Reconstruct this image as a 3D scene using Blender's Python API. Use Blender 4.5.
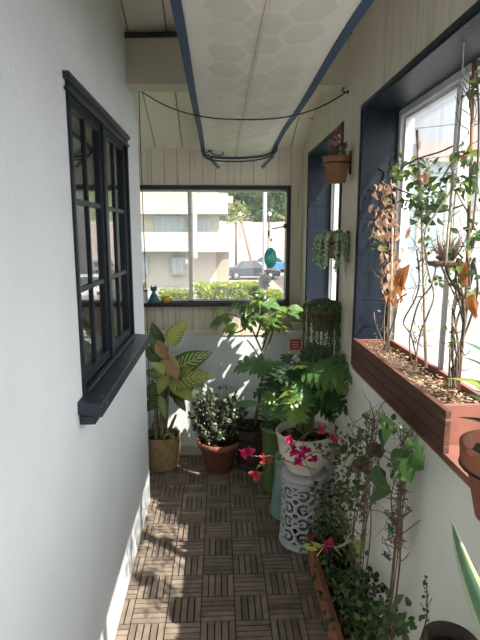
import bpy, math, random
from mathutils import Vector as V, Matrix, noise as mnoise
for o in list(bpy.data.objects): bpy.data.objects.remove(o)
S = bpy.context.scene; COL = S.collection
PI = math.pi

# ------------------------------------------------------------------ camera, sky, sun, exposure
F = 500.0; EYE = V((0, 0, 1.65))
PITCH = math.atan((320 - 233) / F)
YAW = math.atan(21 / F * math.cos(PITCH))
cd = bpy.data.cameras.new('camera'); cam = bpy.data.objects.new('camera', cd); COL.objects.link(cam)
cd.sensor_fit = 'VERTICAL'; cd.sensor_height = 24; cd.lens = F / 640 * 24; cd.clip_start = .02; cd.clip_end = 500
cam.location = EYE; cam.rotation_euler = (PI / 2 - PITCH, 0, -YAW); S.camera = cam

w = bpy.data.worlds.new('sky'); S.world = w; w.use_nodes = True
nt = w.node_tree; bg = nt.nodes['Background']
tc = nt.nodes.new('ShaderNodeTexCoord'); sp = nt.nodes.new('ShaderNodeSeparateXYZ'); rp = nt.nodes.new('ShaderNodeValToRGB')
nz = nt.nodes.new('ShaderNodeTexNoise'); nz.inputs['Scale'].default_value = 2.2; nz.inputs['Detail'].default_value = 5
mx = nt.nodes.new('ShaderNodeMixRGB'); mr = nt.nodes.new('ShaderNodeValToRGB')
nt.links.new(tc.outputs['Generated'], sp.inputs[0]); nt.links.new(sp.outputs['Z'], rp.inputs[0])
nt.links.new(tc.outputs['Generated'], nz.inputs['Vector']); nt.links.new(nz.outputs['Fac'], mr.inputs[0])
rp.color_ramp.elements[0].position = 0.0; rp.color_ramp.elements[0].color = (.86, .90, .95, 1)
rp.color_ramp.elements[1].position = .9; rp.color_ramp.elements[1].color = (.52, .70, .95, 1)
mr.color_ramp.elements[0].position = .42; mr.color_ramp.elements[0].color = (0, 0, 0, 1)
mr.color_ramp.elements[1].position = .68; mr.color_ramp.elements[1].color = (.6, .6, .6, 1)
nt.links.new(mr.outputs[0], mx.inputs[0]); nt.links.new(rp.outputs[0], mx.inputs[1]); mx.inputs[2].default_value = (.93, .94, .96, 1)
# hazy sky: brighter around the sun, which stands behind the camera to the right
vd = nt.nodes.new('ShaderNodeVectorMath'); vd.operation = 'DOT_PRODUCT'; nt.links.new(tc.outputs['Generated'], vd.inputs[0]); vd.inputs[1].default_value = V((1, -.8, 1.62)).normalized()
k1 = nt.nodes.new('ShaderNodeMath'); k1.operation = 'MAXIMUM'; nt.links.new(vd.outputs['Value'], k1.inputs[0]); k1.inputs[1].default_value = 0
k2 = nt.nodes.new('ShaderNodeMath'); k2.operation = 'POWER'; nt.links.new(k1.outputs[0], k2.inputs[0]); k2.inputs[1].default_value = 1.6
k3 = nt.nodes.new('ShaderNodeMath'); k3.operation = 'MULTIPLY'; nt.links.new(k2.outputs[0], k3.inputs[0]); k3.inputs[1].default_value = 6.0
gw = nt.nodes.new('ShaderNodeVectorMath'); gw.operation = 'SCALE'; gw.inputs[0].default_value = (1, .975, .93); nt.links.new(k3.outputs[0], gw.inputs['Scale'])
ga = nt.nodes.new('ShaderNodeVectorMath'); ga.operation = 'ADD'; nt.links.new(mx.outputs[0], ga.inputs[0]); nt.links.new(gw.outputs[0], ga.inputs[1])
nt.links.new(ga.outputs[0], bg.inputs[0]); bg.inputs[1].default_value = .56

sd = bpy.data.lights.new('sun', 'SUN'); sun = bpy.data.objects.new('sun', sd); COL.objects.link(sun)
sd.energy = 8.0; sd.angle = math.radians(.6); sd.color = (1, .93, .82)
sun.rotation_euler = V((-1, .80, -1.56)).to_track_quat('-Z', 'Y').to_euler(); sun.location = (6, -5, 12)

S.view_settings.view_transform = 'Standard'; S.view_settings.look = 'None'
S.view_settings.gamma = 1; S.view_settings.use_curve_mapping = False
S.view_settings.exposure = 0.72
S.cycles.max_bounces = 10; S.cycles.diffuse_bounces = 6; S.cycles.transparent_max_bounces = 24
S.cycles.sample_clamp_indirect = 6; S.cycles.use_denoising = True

# ------------------------------------------------------------------ measuring: photo direction met with a plane of the place
def ray(u, v):
    x = (u - 240) / F; z = -(v - 320) / F
    fy = math.cos(PITCH) + z * math.sin(PITCH); fz = -math.sin(PITCH) + z * math.cos(PITCH)
    return V((x * math.cos(YAW) + fy * math.sin(YAW), fy * math.cos(YAW) - x * math.sin(YAW), fz))
def aX(u, v, x): r = ray(u, v); return EYE + r * (x / r.x)
def aY(u, v, y): r = ray(u, v); return EYE + r * (y / r.y)
def aZ(u, v, z): r = ray(u, v); return EYE + r * ((z - EYE.z) / r.z)

# ------------------------------------------------------------------ materials
MATS = {}
def mat(name, col, col2=None, scale=8, rough=.7, bump=0, bscale=60, spec=.3, metal=0, trans=0, rnd=0, detail=4, stretch=(1, 1, 1), dist=.002, dirt=None):
    if name in MATS: return MATS[name]
    m = bpy.data.materials.new(name); m.use_nodes = True; MATS[name] = m
    n = m.node_tree; b = n.nodes['Principled BSDF']; L = n.links.new
    b.inputs['Roughness'].default_value = rough; b.inputs['Metallic'].default_value = metal
    b.inputs['Specular IOR Level'].default_value = spec
    c2 = col2 or tuple(c * .8 for c in col)
    t = n.nodes.new('ShaderNodeTexCoord'); mp = n.nodes.new('ShaderNodeMapping'); mp.inputs['Scale'].default_value = stretch
    L(t.outputs['Object'], mp.inputs[0])
    z = n.nodes.new('ShaderNodeTexNoise'); z.inputs['Scale'].default_value = scale; z.inputs['Detail'].default_value = detail
    L(mp.outputs[0], z.inputs['Vector'])
    r = n.nodes.new('ShaderNodeValToRGB'); r.color_ramp.elements[0].position = .35; r.color_ramp.elements[1].position = .65
    r.color_ramp.elements[0].color = (*col, 1); r.color_ramp.elements[1].color = (*c2, 1)
    fac = z.outputs['Fac']
    if rnd:
        g = n.nodes.new('ShaderNodeNewGeometry'); ma = n.nodes.new('ShaderNodeMath'); ma.operation = 'MULTIPLY_ADD'
        L(g.outputs['Random Per Island'], ma.inputs[0]); ma.inputs[1].default_value = rnd
        sb = n.nodes.new('ShaderNodeMath'); sb.operation = 'SUBTRACT'; L(fac, sb.inputs[0]); sb.inputs[1].default_value = rnd / 2
        L(sb.outputs[0], ma.inputs[2]); fac = ma.outputs[0]
    L(fac, r.inputs[0]); out = r.outputs[0]
    if dirt:
        dcol, dscale, lo, hi, dst = dirt
        mp2 = n.nodes.new('ShaderNodeMapping'); mp2.inputs['Scale'].default_value = dst; L(t.outputs['Object'], mp2.inputs[0])
        z2 = n.nodes.new('ShaderNodeTexNoise'); z2.inputs['Scale'].default_value = dscale; z2.inputs['Detail'].default_value = 6; L(mp2.outputs[0], z2.inputs['Vector'])
        r2 = n.nodes.new('ShaderNodeValToRGB'); r2.color_ramp.elements[0].position = lo; r2.color_ramp.elements[1].position = hi
        r2.color_ramp.elements[0].color = (0, 0, 0, 1); r2.color_ramp.elements[1].color = (.8, .8, .8, 1); L(z2.outputs['Fac'], r2.inputs[0])
        x = n.nodes.new('ShaderNodeMixRGB'); L(r2.outputs[0], x.inputs[0]); L(out, x.inputs[1]); x.inputs[2].default_value = (*dcol, 1); out = x.outputs[0]
    L(out, b.inputs['Base Color'])
    if bump:
        z3 = n.nodes.new('ShaderNodeTexNoise'); z3.inputs['Scale'].default_value = bscale; z3.inputs['Detail'].default_value = 4
        L(mp.outputs[0], z3.inputs['Vector'])
        bu = n.nodes.new('ShaderNodeBump'); bu.inputs['Strength'].default_value = bump; bu.inputs['Distance'].default_value = dist
        L(z3.outputs['Fac'], bu.inputs['Height']); L(bu.outputs[0], b.inputs['Normal'])
    if trans:
        tr = n.nodes.new('ShaderNodeBsdfTranslucent'); L(out, tr.inputs['Color'])
        ms = n.nodes.new('ShaderNodeMixShader'); ms.inputs[0].default_value = trans
        L(b.outputs[0], ms.inputs[1]); L(tr.outputs[0], ms.inputs[2]); L(ms.outputs[0], n.nodes['Material Output'].inputs[0])
    return m

def leafmat(name, col, vein, amount=.5, trans=.35, kind='stripe', rough=.42):
    """leaf with pale veins or margins; u runs along the leaf, v across (0..1, midrib .5)"""
    if name in MATS: return MATS[name]
    m = mat(name, col, rough=rough, trans=trans, spec=.45, rnd=.9, scale=20)
    n = m.node_tree; L = n.links.new; b = n.nodes['Principled BSDF']
    src = b.inputs['Base Color'].links[0].from_socket
    uv = n.nodes.new('ShaderNodeUVMap'); s = n.nodes.new('ShaderNodeSeparateXYZ'); L(uv.outputs[0], s.inputs[0])
    def M(op, a, b_=None, c=None):
        k = n.nodes.new('ShaderNodeMath'); k.operation = op
        for i, q in enumerate((a, b_, c)):
            if q is None: continue
            if isinstance(q, (int, float)): k.inputs[i].default_value = q
            else: L(q, k.inputs[i])
        return k.outputs[0]
    v = M('ABSOLUTE', M('SUBTRACT', s.outputs[1], .5))
    if kind == 'stripe':      # feathered side veins plus midrib
        ph = M('SUBTRACT', M('MULTIPLY', s.outputs[0], 58), M('MULTIPLY', v, 30))
        st = M('GREATER_THAN', M('SINE', ph), .15)
        k = M('MULTIPLY', st, M('LESS_THAN', v, .36))
        k = M('MAXIMUM', k, M('LESS_THAN', v, .03))
    elif kind == 'margin':
        k = M('GREATER_THAN', v, .30)
    else:
        k = M('LESS_THAN', v, .05)
    x = n.nodes.new('ShaderNodeMixRGB'); L(M('MULTIPLY', k, amount), x.inputs[0]); L(src, x.inputs[1]); x.inputs[2].default_value = (*vein, 1)
    L(x.outputs[0], b.inputs['Base Color'])
    for q in n.nodes:
        if q.type == 'BSDF_TRANSLUCENT': L(x.outputs[0], q.inputs['Color'])
    return m

def glassmat(name, dust=.06, dustcol=(.8, .85, .88), tint=(1, 1, 1), ior=1.5, streak=True):
    m = bpy.data.materials.new(name); m.use_nodes = True; MATS[name] = m
    n = m.node_tree; L = n.links.new; n.nodes.remove(n.nodes['Principled BSDF'])
    tr = n.nodes.new('ShaderNodeBsdfTransparent'); tr.inputs[0].default_value = (*tint, 1)
    gl = n.nodes.new('ShaderNodeBsdfGlossy'); gl.inputs['Roughness'].default_value = .015
    lw = n.nodes.new('ShaderNodeLayerWeight'); lw.inputs[0].default_value = .5; f0 = ((ior - 1) / (ior + 1)) ** 2
    pw = n.nodes.new('ShaderNodeMath'); pw.operation = 'POWER'; L(lw.outputs['Facing'], pw.inputs[0]); pw.inputs[1].default_value = 5
    ml = n.nodes.new('ShaderNodeMath'); ml.operation = 'MULTIPLY_ADD'; L(pw.outputs[0], ml.inputs[0]); ml.inputs[1].default_value = 1 - f0; ml.inputs[2].default_value = f0
    a = n.nodes.new('ShaderNodeMixShader'); L(ml.outputs[0], a.inputs[0]); L(tr.outputs[0], a.inputs[1]); L(gl.outputs[0], a.inputs[2])
    df = n.nodes.new('ShaderNodeBsdfTranslucent'); df.inputs[0].default_value = (*dustcol, 1)
    t = n.nodes.new('ShaderNodeTexCoord'); mp = n.nodes.new('ShaderNodeMapping'); mp.inputs['Scale'].default_value = (9, 9, .7)
    z = n.nodes.new('ShaderNodeTexNoise'); z.inputs['Scale'].default_value = 3; z.inputs['Detail'].default_value = 5
    L(t.outputs['Object'], mp.inputs[0]); L(mp.outputs[0], z.inputs['Vector'])
    k = n.nodes.new('ShaderNodeMath'); k.operation = 'MULTIPLY'; L(z.outputs['Fac'], k.inputs[0]); k.inputs[1].default_value = dust * 2
    b = n.nodes.new('ShaderNodeMixShader'); L(k.outputs[0], b.inputs[0]); L(a.outputs[0], b.inputs[1]); L(df.outputs[0], b.inputs[2])
    L(b.outputs[0], n.nodes['Material Output'].inputs[0]); return m

# ------------------------------------------------------------------ mesh building
class MB:
    def __init__(s): s.v = []; s.f = []; s.m = []; s.uv = []; s.sm = []
    def add(s, vs, fs, mi=0, smooth=False, uvs=None):
        o = len(s.v); s.v += [tuple(x) for x in vs]
        for k, f in enumerate(fs):
            s.f.append([i + o for i in f]); s.m.append(mi); s.sm.append(smooth)
            s.uv.append([uvs[i] for i in f] if uvs else [(0, 0)] * len(f))
        return s
    def box(s, a, b, mi=0):
        x0, y0, z0 = (min(p, q) for p, q in zip(a, b)); x1, y1, z1 = (max(p, q) for p, q in zip(a, b))
        return s.add([(x0,y0,z0),(x1,y0,z0),(x1,y1,z0),(x0,y1,z0),(x0,y0,z1),(x1,y0,z1),(x1,y1,z1),(x0,y1,z1)],
              [(0,3,2,1),(4,5,6,7),(0,1,5,4),(1,2,6,5),(2,3,7,6),(3,0,4,7)], mi)
    def hexa(s, pts, mi=0):   # 8 corners: bottom ring 0-3, top ring 4-7
        return s.add(pts, [(0,3,2,1),(4,5,6,7),(0,1,5,4),(1,2,6,5),(2,3,7,6),(3,0,4,7)], mi)
    def tube(s, pts, r, n=6, mi=0, sub=0, cap=True):
        pts = [V(p) for p in pts]
        rs = list(r) if isinstance(r, (list, tuple)) else [r] * len(pts)
        if sub and len(pts) > 2:
            q = []; rq = []
            for i in range(len(pts) - 1):
                p0 = pts[max(i - 1, 0)]; p1 = pts[i]; p2 = pts[i + 1]; p3 = pts[min(i + 2, len(pts) - 1)]
                for k in range(sub):
                    t = k / sub
                    q.append(.5 * ((2*p1) + (p2-p0)*t + (2*p0-5*p1+4*p2-p3)*t*t + (3*p1-p0-3*p2+p3)*t**3)); rq.append(rs[i] * (1 - t) + rs[i+1] * t)
            q.append(pts[-1]); rq.append(rs[-1]); pts, rs = q, rq
        vs = []; N = len(pts); pu = None
        for i, p in enumerate(pts):
            d = (pts[min(i + 1, N - 1)] - pts[max(i - 1, 0)])
            if d.length < 1e-9: d = V((0, 0, 1))
            d.normalize()
            if pu is None: pu = d.orthogonal().normalized()
            pu = (pu - d * pu.dot(d))
            if pu.length < 1e-6: pu = d.orthogonal()
            pu.normalize(); w_ = d.cross(pu)
            for k in range(n):
                a = 2 * PI * k / n; vs.append(p + (pu * math.cos(a) + w_ * math.sin(a)) * rs[i])
        fs = [(i*n+k, i*n+(k+1)%n, (i+1)*n+(k+1)%n, (i+1)*n+k) for i in range(N-1) for k in range(n)]
        if cap: fs += [tuple(range(n-1, -1, -1)), tuple((N-1)*n+k for k in range(n))]
        return s.add(vs, fs, mi, True)
    def lathe(s, prof, c=(0, 0, 0), n=32, mi=0, smooth=True):
        c = V(c); vs = []; N = len(prof)
        for (r, z) in prof:
            for k in range(n):
                a = 2 * PI * k / n; vs.append(c + V((r * math.cos(a), r * math.sin(a), z)))
        fs = [(i*n+k, i*n+(k+1)%n, (i+1)*n+(k+1)%n, (i+1)*n+k) for i in range(N-1) for k in range(n)]
        return s.add(vs, fs, mi, smooth)
    def ball(s, c, r, n=10, m=7, mi=0):
        rr = r if isinstance(r, (tuple, list)) else (r, r, r); c = V(c); vs = []; fs = []
        for i in range(m + 1):
            t = PI * i / m
            for k in range(n):
                a = 2 * PI * k / n; vs.append(c + V((rr[0]*math.sin(t)*math.cos(a), rr[1]*math.sin(t)*math.sin(a), rr[2]*math.cos(t))))
        for i in range(m):
            for k in range(n): fs.append((i*n+k, (i+1)*n+k, (i+1)*n+(k+1)%n, i*n+(k+1)%n))
        return s.add(vs, fs, mi, True)
    def leaf(s, base, tip, nor=None, w=.3, n=6, arch=.12, fold=.25, shape='ovate', mi=0, wavy=0, curl=0):
        """w: greatest width as a share of the length; two strips joined at the midrib"""
        base = V(base); tip = V(tip); ax = tip - base; L = ax.length
        if L < 1e-6: return s
        d = ax / L; nor = V(nor) if nor is not None else V((0, 0, 1))
        nor = nor - d * nor.dot(d)
        if nor.length < 1e-3: nor = d.orthogonal()
        nor.normalize(); sd_ = d.cross(nor)
        vs = []; uvs = []
        for i in range(n + 1):
            t = i / n
            if shape == 'ovate': q = math.sin(PI * t ** .72) ** .85
            elif shape == 'obovate': q = math.sin(PI * t ** 1.35) ** .8
            elif shape == 'strap': q = min(1, t * 5 + .35) * (1 - t ** 3.2)
            elif shape == 'blade': q = (1 - t) ** .75 * min(1, t * 4 + .6)
            elif shape == 'heart': q = min(1, (t * 7) ** .6) * (1 - t ** 2.6) ** .9
            else: q = math.sin(PI * t)
            hw = max(.0, q) * w * L / 2
            c = base + ax * t + nor * (arch * L * math.sin(PI * t) - curl * L * t * t)
            wv = wavy * L * math.sin(t * 17) * .5
            vs += [c - sd_ * hw + nor * (fold * hw + wv), c, c + sd_ * hw + nor * (fold * hw - wv)]
            uvs += [(t, 0), (t, .5), (t, 1)]
        fs = []
        for i in range(n):
            a = i * 3; fs += [(a, a+1, a+4, a+3), (a+1, a+2, a+5, a+4)]
        return s.add(vs, fs, mi, True, uvs)
    def lobed(s, base, tip, nor, w=.8, lobes=6, mi=0, droop=.1):
        """split leaf: a midrib blade with finger lobes on both sides"""
        base = V(base); tip = V(tip); ax = tip - base; L = ax.length; d = ax / L
        nor = V(nor); nor = (nor - d * nor.dot(d)); nor = nor.normalized() if nor.length > 1e-3 else d.orthogonal().normalized(); sd_ = d.cross(nor)
        def P(t): return base + ax * t + nor * (.10 * L * math.sin(PI * t) - droop * L * t * t)
        s.leaf(base, tip, nor, w=.17, n=8, arch=.10, fold=.1, mi=mi, curl=droop)
        for sg in (-1, 1):
            for k in range(lobes):
                t = .04 + .80 * k / (lobes - 1)
                ln = w * L * .5 * (math.sin(PI * (t * .75 + .2)) ** .8)
                b = P(t); e = b + sd_ * sg * ln * .92 + d * ln * (.10 + .6 * t) - nor * ln * .22 + nor * random.uniform(-.06, .06) * L
                s.leaf(b, e, nor, w=min(.5, .165 * L / max(ln, .01) * 6 / lobes), n=4, arch=.06, fold=.12, shape='strap', mi=mi)
        return s
    def build(s, name, mats, parent=None, bevel=0, solid=0):
        me = bpy.data.meshes.new(name); me.from_pydata(s.v, [], s.f)
        if not isinstance(mats, (list, tuple)): mats = [mats]
        for m in mats: me.materials.append(m)
        me.polygons.foreach_set('material_index', s.m); me.polygons.foreach_set('use_smooth', s.sm)
        ul = me.uv_layers.new(name='UVMap'); flat = [c for f in s.uv for p in f for c in p]; ul.data.foreach_set('uv', flat)
        me.update(); o = bpy.data.objects.new(name, me); COL.objects.link(o)
        if parent:
            o.parent = parent; o.matrix_parent_inverse = Matrix.Translation(-V(WORLD_LOC.get(parent.name, parent.location)))
            WORLD_LOC[o.name] = V(WORLD_LOC.get(parent.name, parent.location))
        if bevel:
            b = o.modifiers.new('bevel', 'BEVEL'); b.width = bevel; b.segments = 2; b.limit_method = 'ANGLE'
        if solid:
            b = o.modifiers.new('solid', 'SOLIDIFY'); b.thickness = solid; b.offset = 0
        return o
WORLD_LOC = {}
def tag(o, label=None, cat=None, group=None, kind=None):
    if label: o['label'] = label
    if cat: o['category'] = cat
    if group: o['group'] = group
    if kind: o['kind'] = kind
    return o
def empty(name, loc, label, cat, group=None):
    o = bpy.data.objects.new(name, None); o.location = loc; o.empty_display_size = .05; COL.objects.link(o)
    WORLD_LOC[o.name] = V(loc); return tag(o, label, cat, group)
INSIDE = {'split_leaf_plant', 'small_tree', 'staked_climber', 'bougainvillea', 'jade_plant', 'dieffenbachia', 'string_of_pearls', 'potted_succulent', 'trailing_succulent'}
def part(mb, name, mats, parent, label=None, **k):
    """meshes are written in world coordinates; the part keeps them there under its thing"""
    kind_ = parent.name.split('.')[0]
    if kind_ in INSIDE:      # growth rests against the walls instead of passing through them
        mb.v = [(min(x, XR - .017 - .004 * math.sin(z * 90)), min(y, YF - .045), z) for x, y, z in mb.v]
    elif kind_ == 'climbing_vine':
        mb.v = [(min(x, .728), min(y, 2.112) if x > XR - .02 else y, z) for x, y, z in mb.v]
    o = mb.build(name, mats, None, **k); o.parent = parent
    top = parent
    while top.parent: top = top.parent
    if parent is top: o.matrix_parent_inverse = Matrix.Translation(-V(top.location))
    if label: o['label'] = label
    return o
def struct(mb, name, mats, parent=None, **k):
    o = mb.build(name, mats, None, **k)
    if parent: o.parent = parent
    else: o['kind'] = 'structure'
    return o
R = random.Random(7); random.seed(7)
def rv(a=1): return V((R.uniform(-a, a), R.uniform(-a, a), R.uniform(-a, a)))
def lump(mb, c, rad, n, ls, w=.45, mi=0, shape='ovate', mis=None, up=.3, out=.8, fold=.2, hollow=.45):
    """n leaves pointing outwards through an ellipsoid"""
    c = V(c)
    for i in range(n):
        d = V((R.gauss(0, 1), R.gauss(0, 1), R.gauss(0, 1))).normalized()
        q = hollow + (1 - hollow) * R.random() ** .6
        p = c + V((d.x * rad[0], d.y * rad[1], d.z * rad[2])) * q
        dr = (d * out + rv(.6) + V((0, 0, up))).normalized(); l = ls * R.uniform(.65, 1.25)
        mb.leaf(p, p + dr * l, V((0, 0, 1)) + rv(.6), w=w, n=4, arch=.1, fold=fold, shape=shape, mi=(R.choice(mis) if mis else mi))

# palette
M_stucco = mat('stucco_white', (.71, .755, .79), (.67, .715, .75), 3, .85, .9, 55, dist=.004)
M_plaster = mat('plaster_white', (.74, .735, .68), (.69, .69, .63), 3, .8, .25, 40, dirt=((.42, .42, .36), 3.0, .60, .78, (1, 1, .45)))
M_board = mat('board_cream', (.70, .64, .52), (.65, .59, .48), 5, .7, .3, 60, stretch=(1, 1, .2), dirt=((.38, .32, .24), 5, .58, .8, (5, 5, .5)))
M_board_stain = mat('board_stained', (.62, .56, .46), (.55, .49, .39), 5, .7, .3, 60, stretch=(1, 1, .2), dirt=((.30, .24, .17), 4, .50, .72, (7, 7, .5)))
M_gap = mat('board_gap', (.30, .27, .22))
M_ceil = mat('ceiling_paint', (.80, .75, .63), (.75, .70, .59), 3, .7)
M_beam = mat('beam_paint', (.50, .46, .37), (.46, .42, .34), 3, .6)
M_navy = mat('navy_paint', (.006, .013, .025), (.004, .009, .018), 12, .42, .6, 35, spec=.35, stretch=(1, 1, .25))
M_navy_worn = mat('navy_worn', (.020, .030, .043), (.010, .018, .030), 12, .45, .4, 40, spec=.5, dirt=((.30, .32, .33), 22, .66, .72, (4, 1, 4)))
M_alum = mat('white_frame', (.62, .64, .64), (.52, .54, .54), 8, .35, spec=.5)
M_black = mat('black_frame', (.018, .020, .022), (.03, .032, .034), 9, .4)
M_wood = [mat('deck_wood_%s' % k, c, tuple(x * .72 for x in c), 14, .8, .5, 70, spec=.15, stretch=(1, 1, 1)) for k, c in
          (('brown', (.225, .180, .145)), ('grey', (.245, .200, .162)), ('pale', (.285, .235, .188)), ('dark', (.185, .148, .120)))]
M_deckbase = mat('deck_base', (.012, .011, .010))
M_glass = glassmat('window_glass', .05)
M_glass_hazy = glassmat('window_glass_hazy', .055, (.75, .82, .88))
M_glass_dark = glassmat('casement_glass', .02, (.5, .5, .5), (.62, .66, .66), 2.9)
M_terra = mat('terracotta', (.30, .115, .065), (.21, .08, .048), 9, .8, .25, 60, dirt=((.45, .33, .25), 7, .62, .8, (1, 1, 1)))
M_terra_old = mat('terracotta_aged', (.30, .14, .085), (.20, .09, .055), 9, .85, .3, 60, dirt=((.36, .30, .23), 9, .55, .75, (1, 1, 1)))
M_soil = mat('potting_soil', (.045, .032, .022), (.02, .015, .01), 60, .95, 1, 90, dist=.01)
M_stem = mat('brown_stem', (.115, .085, .055), (.07, .05, .035), 30, .8)
M_stemg = mat('green_stem', (.13, .20, .06), (.09, .13, .04), 20, .6)
M_stake = mat('bamboo_stake', (.33, .22, .14), (.25, .16, .10), 20, .7)
M_iron = mat('black_iron', (.02, .02, .022), rough=.5)

# ------------------------------------------------------------------ setting: deck floor
XL, XR, YF = -.442, .60, 3.60
mb = MB(); mb.box((-1.35, -1.6, -.06), (XR + .02, YF + .02, -.012))
fl = mb.build('floor', M_deckbase)
tag(fl, kind='structure')
mb = MB()
for i in range(-8, 6):
    for j in range(-24, 11):
        x0 = -.241 + .15 * i; y0 = 2.055 + .15 * j
        if x0 > XR or x0 + .15 < -1.3 or y0 + .15 > YF + .1 or y0 < -1.6: continue
        horiz = (i + j) % 2 == 0
        n = 5; g = .0062
        for k in range(n):
            a = k * .15 / n + g / 2; b = (k + 1) * .15 / n - g / 2
            r = (x0 + .002, y0 + a, x0 + .148, y0 + b) if horiz else (x0 + a, y0 + .002, x0 + b, y0 + .148)
            if r[0] < -1.3: continue
            mb.box((r[0], r[1], -.012), (min(r[2], XR), min(r[3], YF), R.uniform(-.0005, .0008)), R.choice((0, 0, 1, 1, 2, 3)))
struct(mb, 'floor_deck_tiles', M_wood, fl)

# ------------------------------------------------------------------ setting: walls
def slab_with_holes(mb, axis, c0, c1, a0, a1, z0, z1, holes, mi=0):
    """wall slab between c0..c1 thick; runs a0..a1 and z0..z1 with rectangular holes (a0,a1,z0,z1)"""
    As = sorted({a0, a1, *[h[0] for h in holes], *[h[1] for h in holes]}); As = [a for a in As if a0 <= a <= a1]
    Zs = sorted({z0, z1, *[h[2] for h in holes], *[h[3] for h in holes]}); Zs = [z for z in Zs if z0 <= z <= z1]
    for i in range(len(As) - 1):
        for j in range(len(Zs) - 1):
            ca, cz = (As[i] + As[i+1]) / 2, (Zs[j] + Zs[j+1]) / 2
            if any(h[0] < ca < h[1] and h[2] < cz < h[3] for h in holes): continue
            if axis == 'x': mb.box((c0, As[i], Zs[j]), (c1, As[i+1], Zs[j+1]), mi)
            else: mb.box((As[i], c0, Zs[j]), (As[i+1], c1, Zs[j+1]), mi)
# left wall with the casement opening
LW = (1.56, 2.52, 1.13, 2.085)
mb = MB(); slab_with_holes(mb, 'x', XL - .16, XL, -1.6, 2.91, -.05, 4.3, [LW]); wl = struct(mb, 'wall_left', M_stucco)
mb = MB(); mb.box((-1.35, 2.75, -.05), (XL - .16, 2.91, 3.2)); struct(mb, 'wall_left_return', M_stucco)
mb = MB(); mb.box((-1.45, 2.81, -.05), (-1.33, YF + .12, 2.6)); struct(mb, 'wall_left_end', M_stucco)
mb = MB(); mb.box((XL - .16, -1.72, 1.95), (XR + .2, -1.6, 4.35)); struct(mb, 'wall_back_blocker', M_stucco)  # unseen wall added behind the camera, keeps light off beam front and ceiling
mb = MB(); mb.box((-2.6, .6, .8), (-2.5, 3.0, 2.6)); mb.box((-2.5, .6, .8), (XL - .16, .68, 2.6)); mb.box((-2.5, .6, .75), (XL - .16, 2.8, .8)); mb.box((-2.5, .6, 2.6), (XL - .16, 2.8, 2.66))
struct(mb, 'wall_room_behind_casement', mat('room_paint', (.30, .28, .24)))
# far wall
FW = (-1.02, .505, 1.135, 1.975)
mb = MB(); slab_with_holes(mb, 'y', YF, YF + .12, -1.35, XR + .28, -.05, 2.75, [FW]); wf = struct(mb, 'wall_far', M_gap)
mb = MB()
x = -1.34
while x < XR:
    x1 = min(x + .088, XR)
    # boards above the ledge, stopping round the window
    for (za, zb, mi) in ((.945, FW[2], 1), (FW[2], FW[3], 0), (FW[3], 2.60, 0)):
        if zb == FW[3]:
            if x1 <= FW[0] or x >= FW[1]: mb.box((x, YF - .014, za), (x1 - .003, YF, zb), mi)
            elif x < FW[1] < x1: mb.box((FW[1], YF - .014, za), (x1 - .003, YF, zb), mi)
            continue
        mb.box((x, YF - .014, za), (x1 - .003, YF, zb), mi)
    x = x1
struct(mb, 'wall_far_boards', [M_board, M_board_stain], wf)
mb = MB(); mb.box((-1.35, YF - .035, -.05), (XR, YF - .001, .925)); struct(mb, 'wall_far_render', M_stucco, wf)
mb = MB(); mb.box((-1.35, YF - .042, .918), (XR, YF - .001, .948)); struct(mb, 'trim_1', M_board)
mb = MB(); mb.box((-1.35, YF - .05, -.01), (XR, YF - .036, .07)); struct(mb, 'baseboard_far', M_beam)
# right wall: low plaster wall, piers and a boarded band over the windows
RW1 = (-1.1, 2.13, 1.055, 2.150); RW2 = (2.45, 3.36, 1.17, 2.150)
mb = MB(); slab_with_holes(mb, 'x', XR, XR + .20, -1.6, YF + .12, -.05, 4.3, [RW1, RW2]); wr = struct(mb, 'wall_right', M_plaster)
mb = MB()
y = -1.6
while y < YF:
    y1 = min(y + .088, YF - .014); brk = [q for q in (RW1[1] + .003, RW2[0] - .003, RW2[1] + .003, RW1[0] - .003) if y + .003 < q < y1]
    if brk: y1 = brk[0]
    if y1 - y < .006: break
    ym = (y + y1) / 2
    z0_ = 1.062
    for a, b, zt in ((RW1[0], RW1[1], RW1[3]), (RW2[0], RW2[1], RW2[3])):
        if a < ym < b: z0_ = zt + .012
    mb.box((XR - .012, y, z0_), (XR, y1 - .003, 3.5)); y = y1
struct(mb, 'wall_right_boards', [M_board], wr)
mb = MB(); mb.box((XR - .016, -1.6, 1.022), (XR, YF - .04, 1.060)); struct(mb, 'trim_2', M_plaster)
# sloping ceiling of boards, rafters and the cross beam
def zc(y): return 2.215 + .39 * (YF - y)
mb = MB(); y0c, y1c = -1.6, YF + .15
x = -1.35
while x < XR + .2:
    x1 = x + .185
    mb.hexa([(x, y0c, zc(y0c)), (x1 - .006, y0c, zc(y0c)), (x1 - .006, y1c, zc(y1c)), (x, y1c, zc(y1c)),
             (x, y0c, zc(y0c) + .02), (x1 - .006, y0c, zc(y0c) + .02), (x1 - .006, y1c, zc(y1c) + .02), (x, y1c, zc(y1c) + .02)]); x = x1
mb.hexa([(-1.35, y0c, zc(y0c) + .012), (XR + .2, y0c, zc(y0c) + .012), (XR + .2, y1c, zc(y1c) + .012), (-1.35, y1c, zc(y1c) + .012),
         (-1.35, y0c, zc(y0c) + .09), (XR + .2, y0c, zc(y0c) + .09), (XR + .2, y1c, zc(y1c) + .09), (-1.35, y1c, zc(y1c) + .09)], 1)
struct(mb, 'ceiling', [M_ceil, M_gap])
L0, L1 = V((XL - .01, 2.60, 2.36)), V((XR + .01, 2.35, 2.30))
mb = MB(); tz = .205; dy = V((0, .13, 0))
mb.hexa([L0, L1, L1 + dy, L0 + dy, L0 + V((0, 0, tz)), L1 + V((0, 0, tz)), L1 + dy + V((0, 0, tz)), L0 + dy + V((0, 0, tz))])
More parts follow.
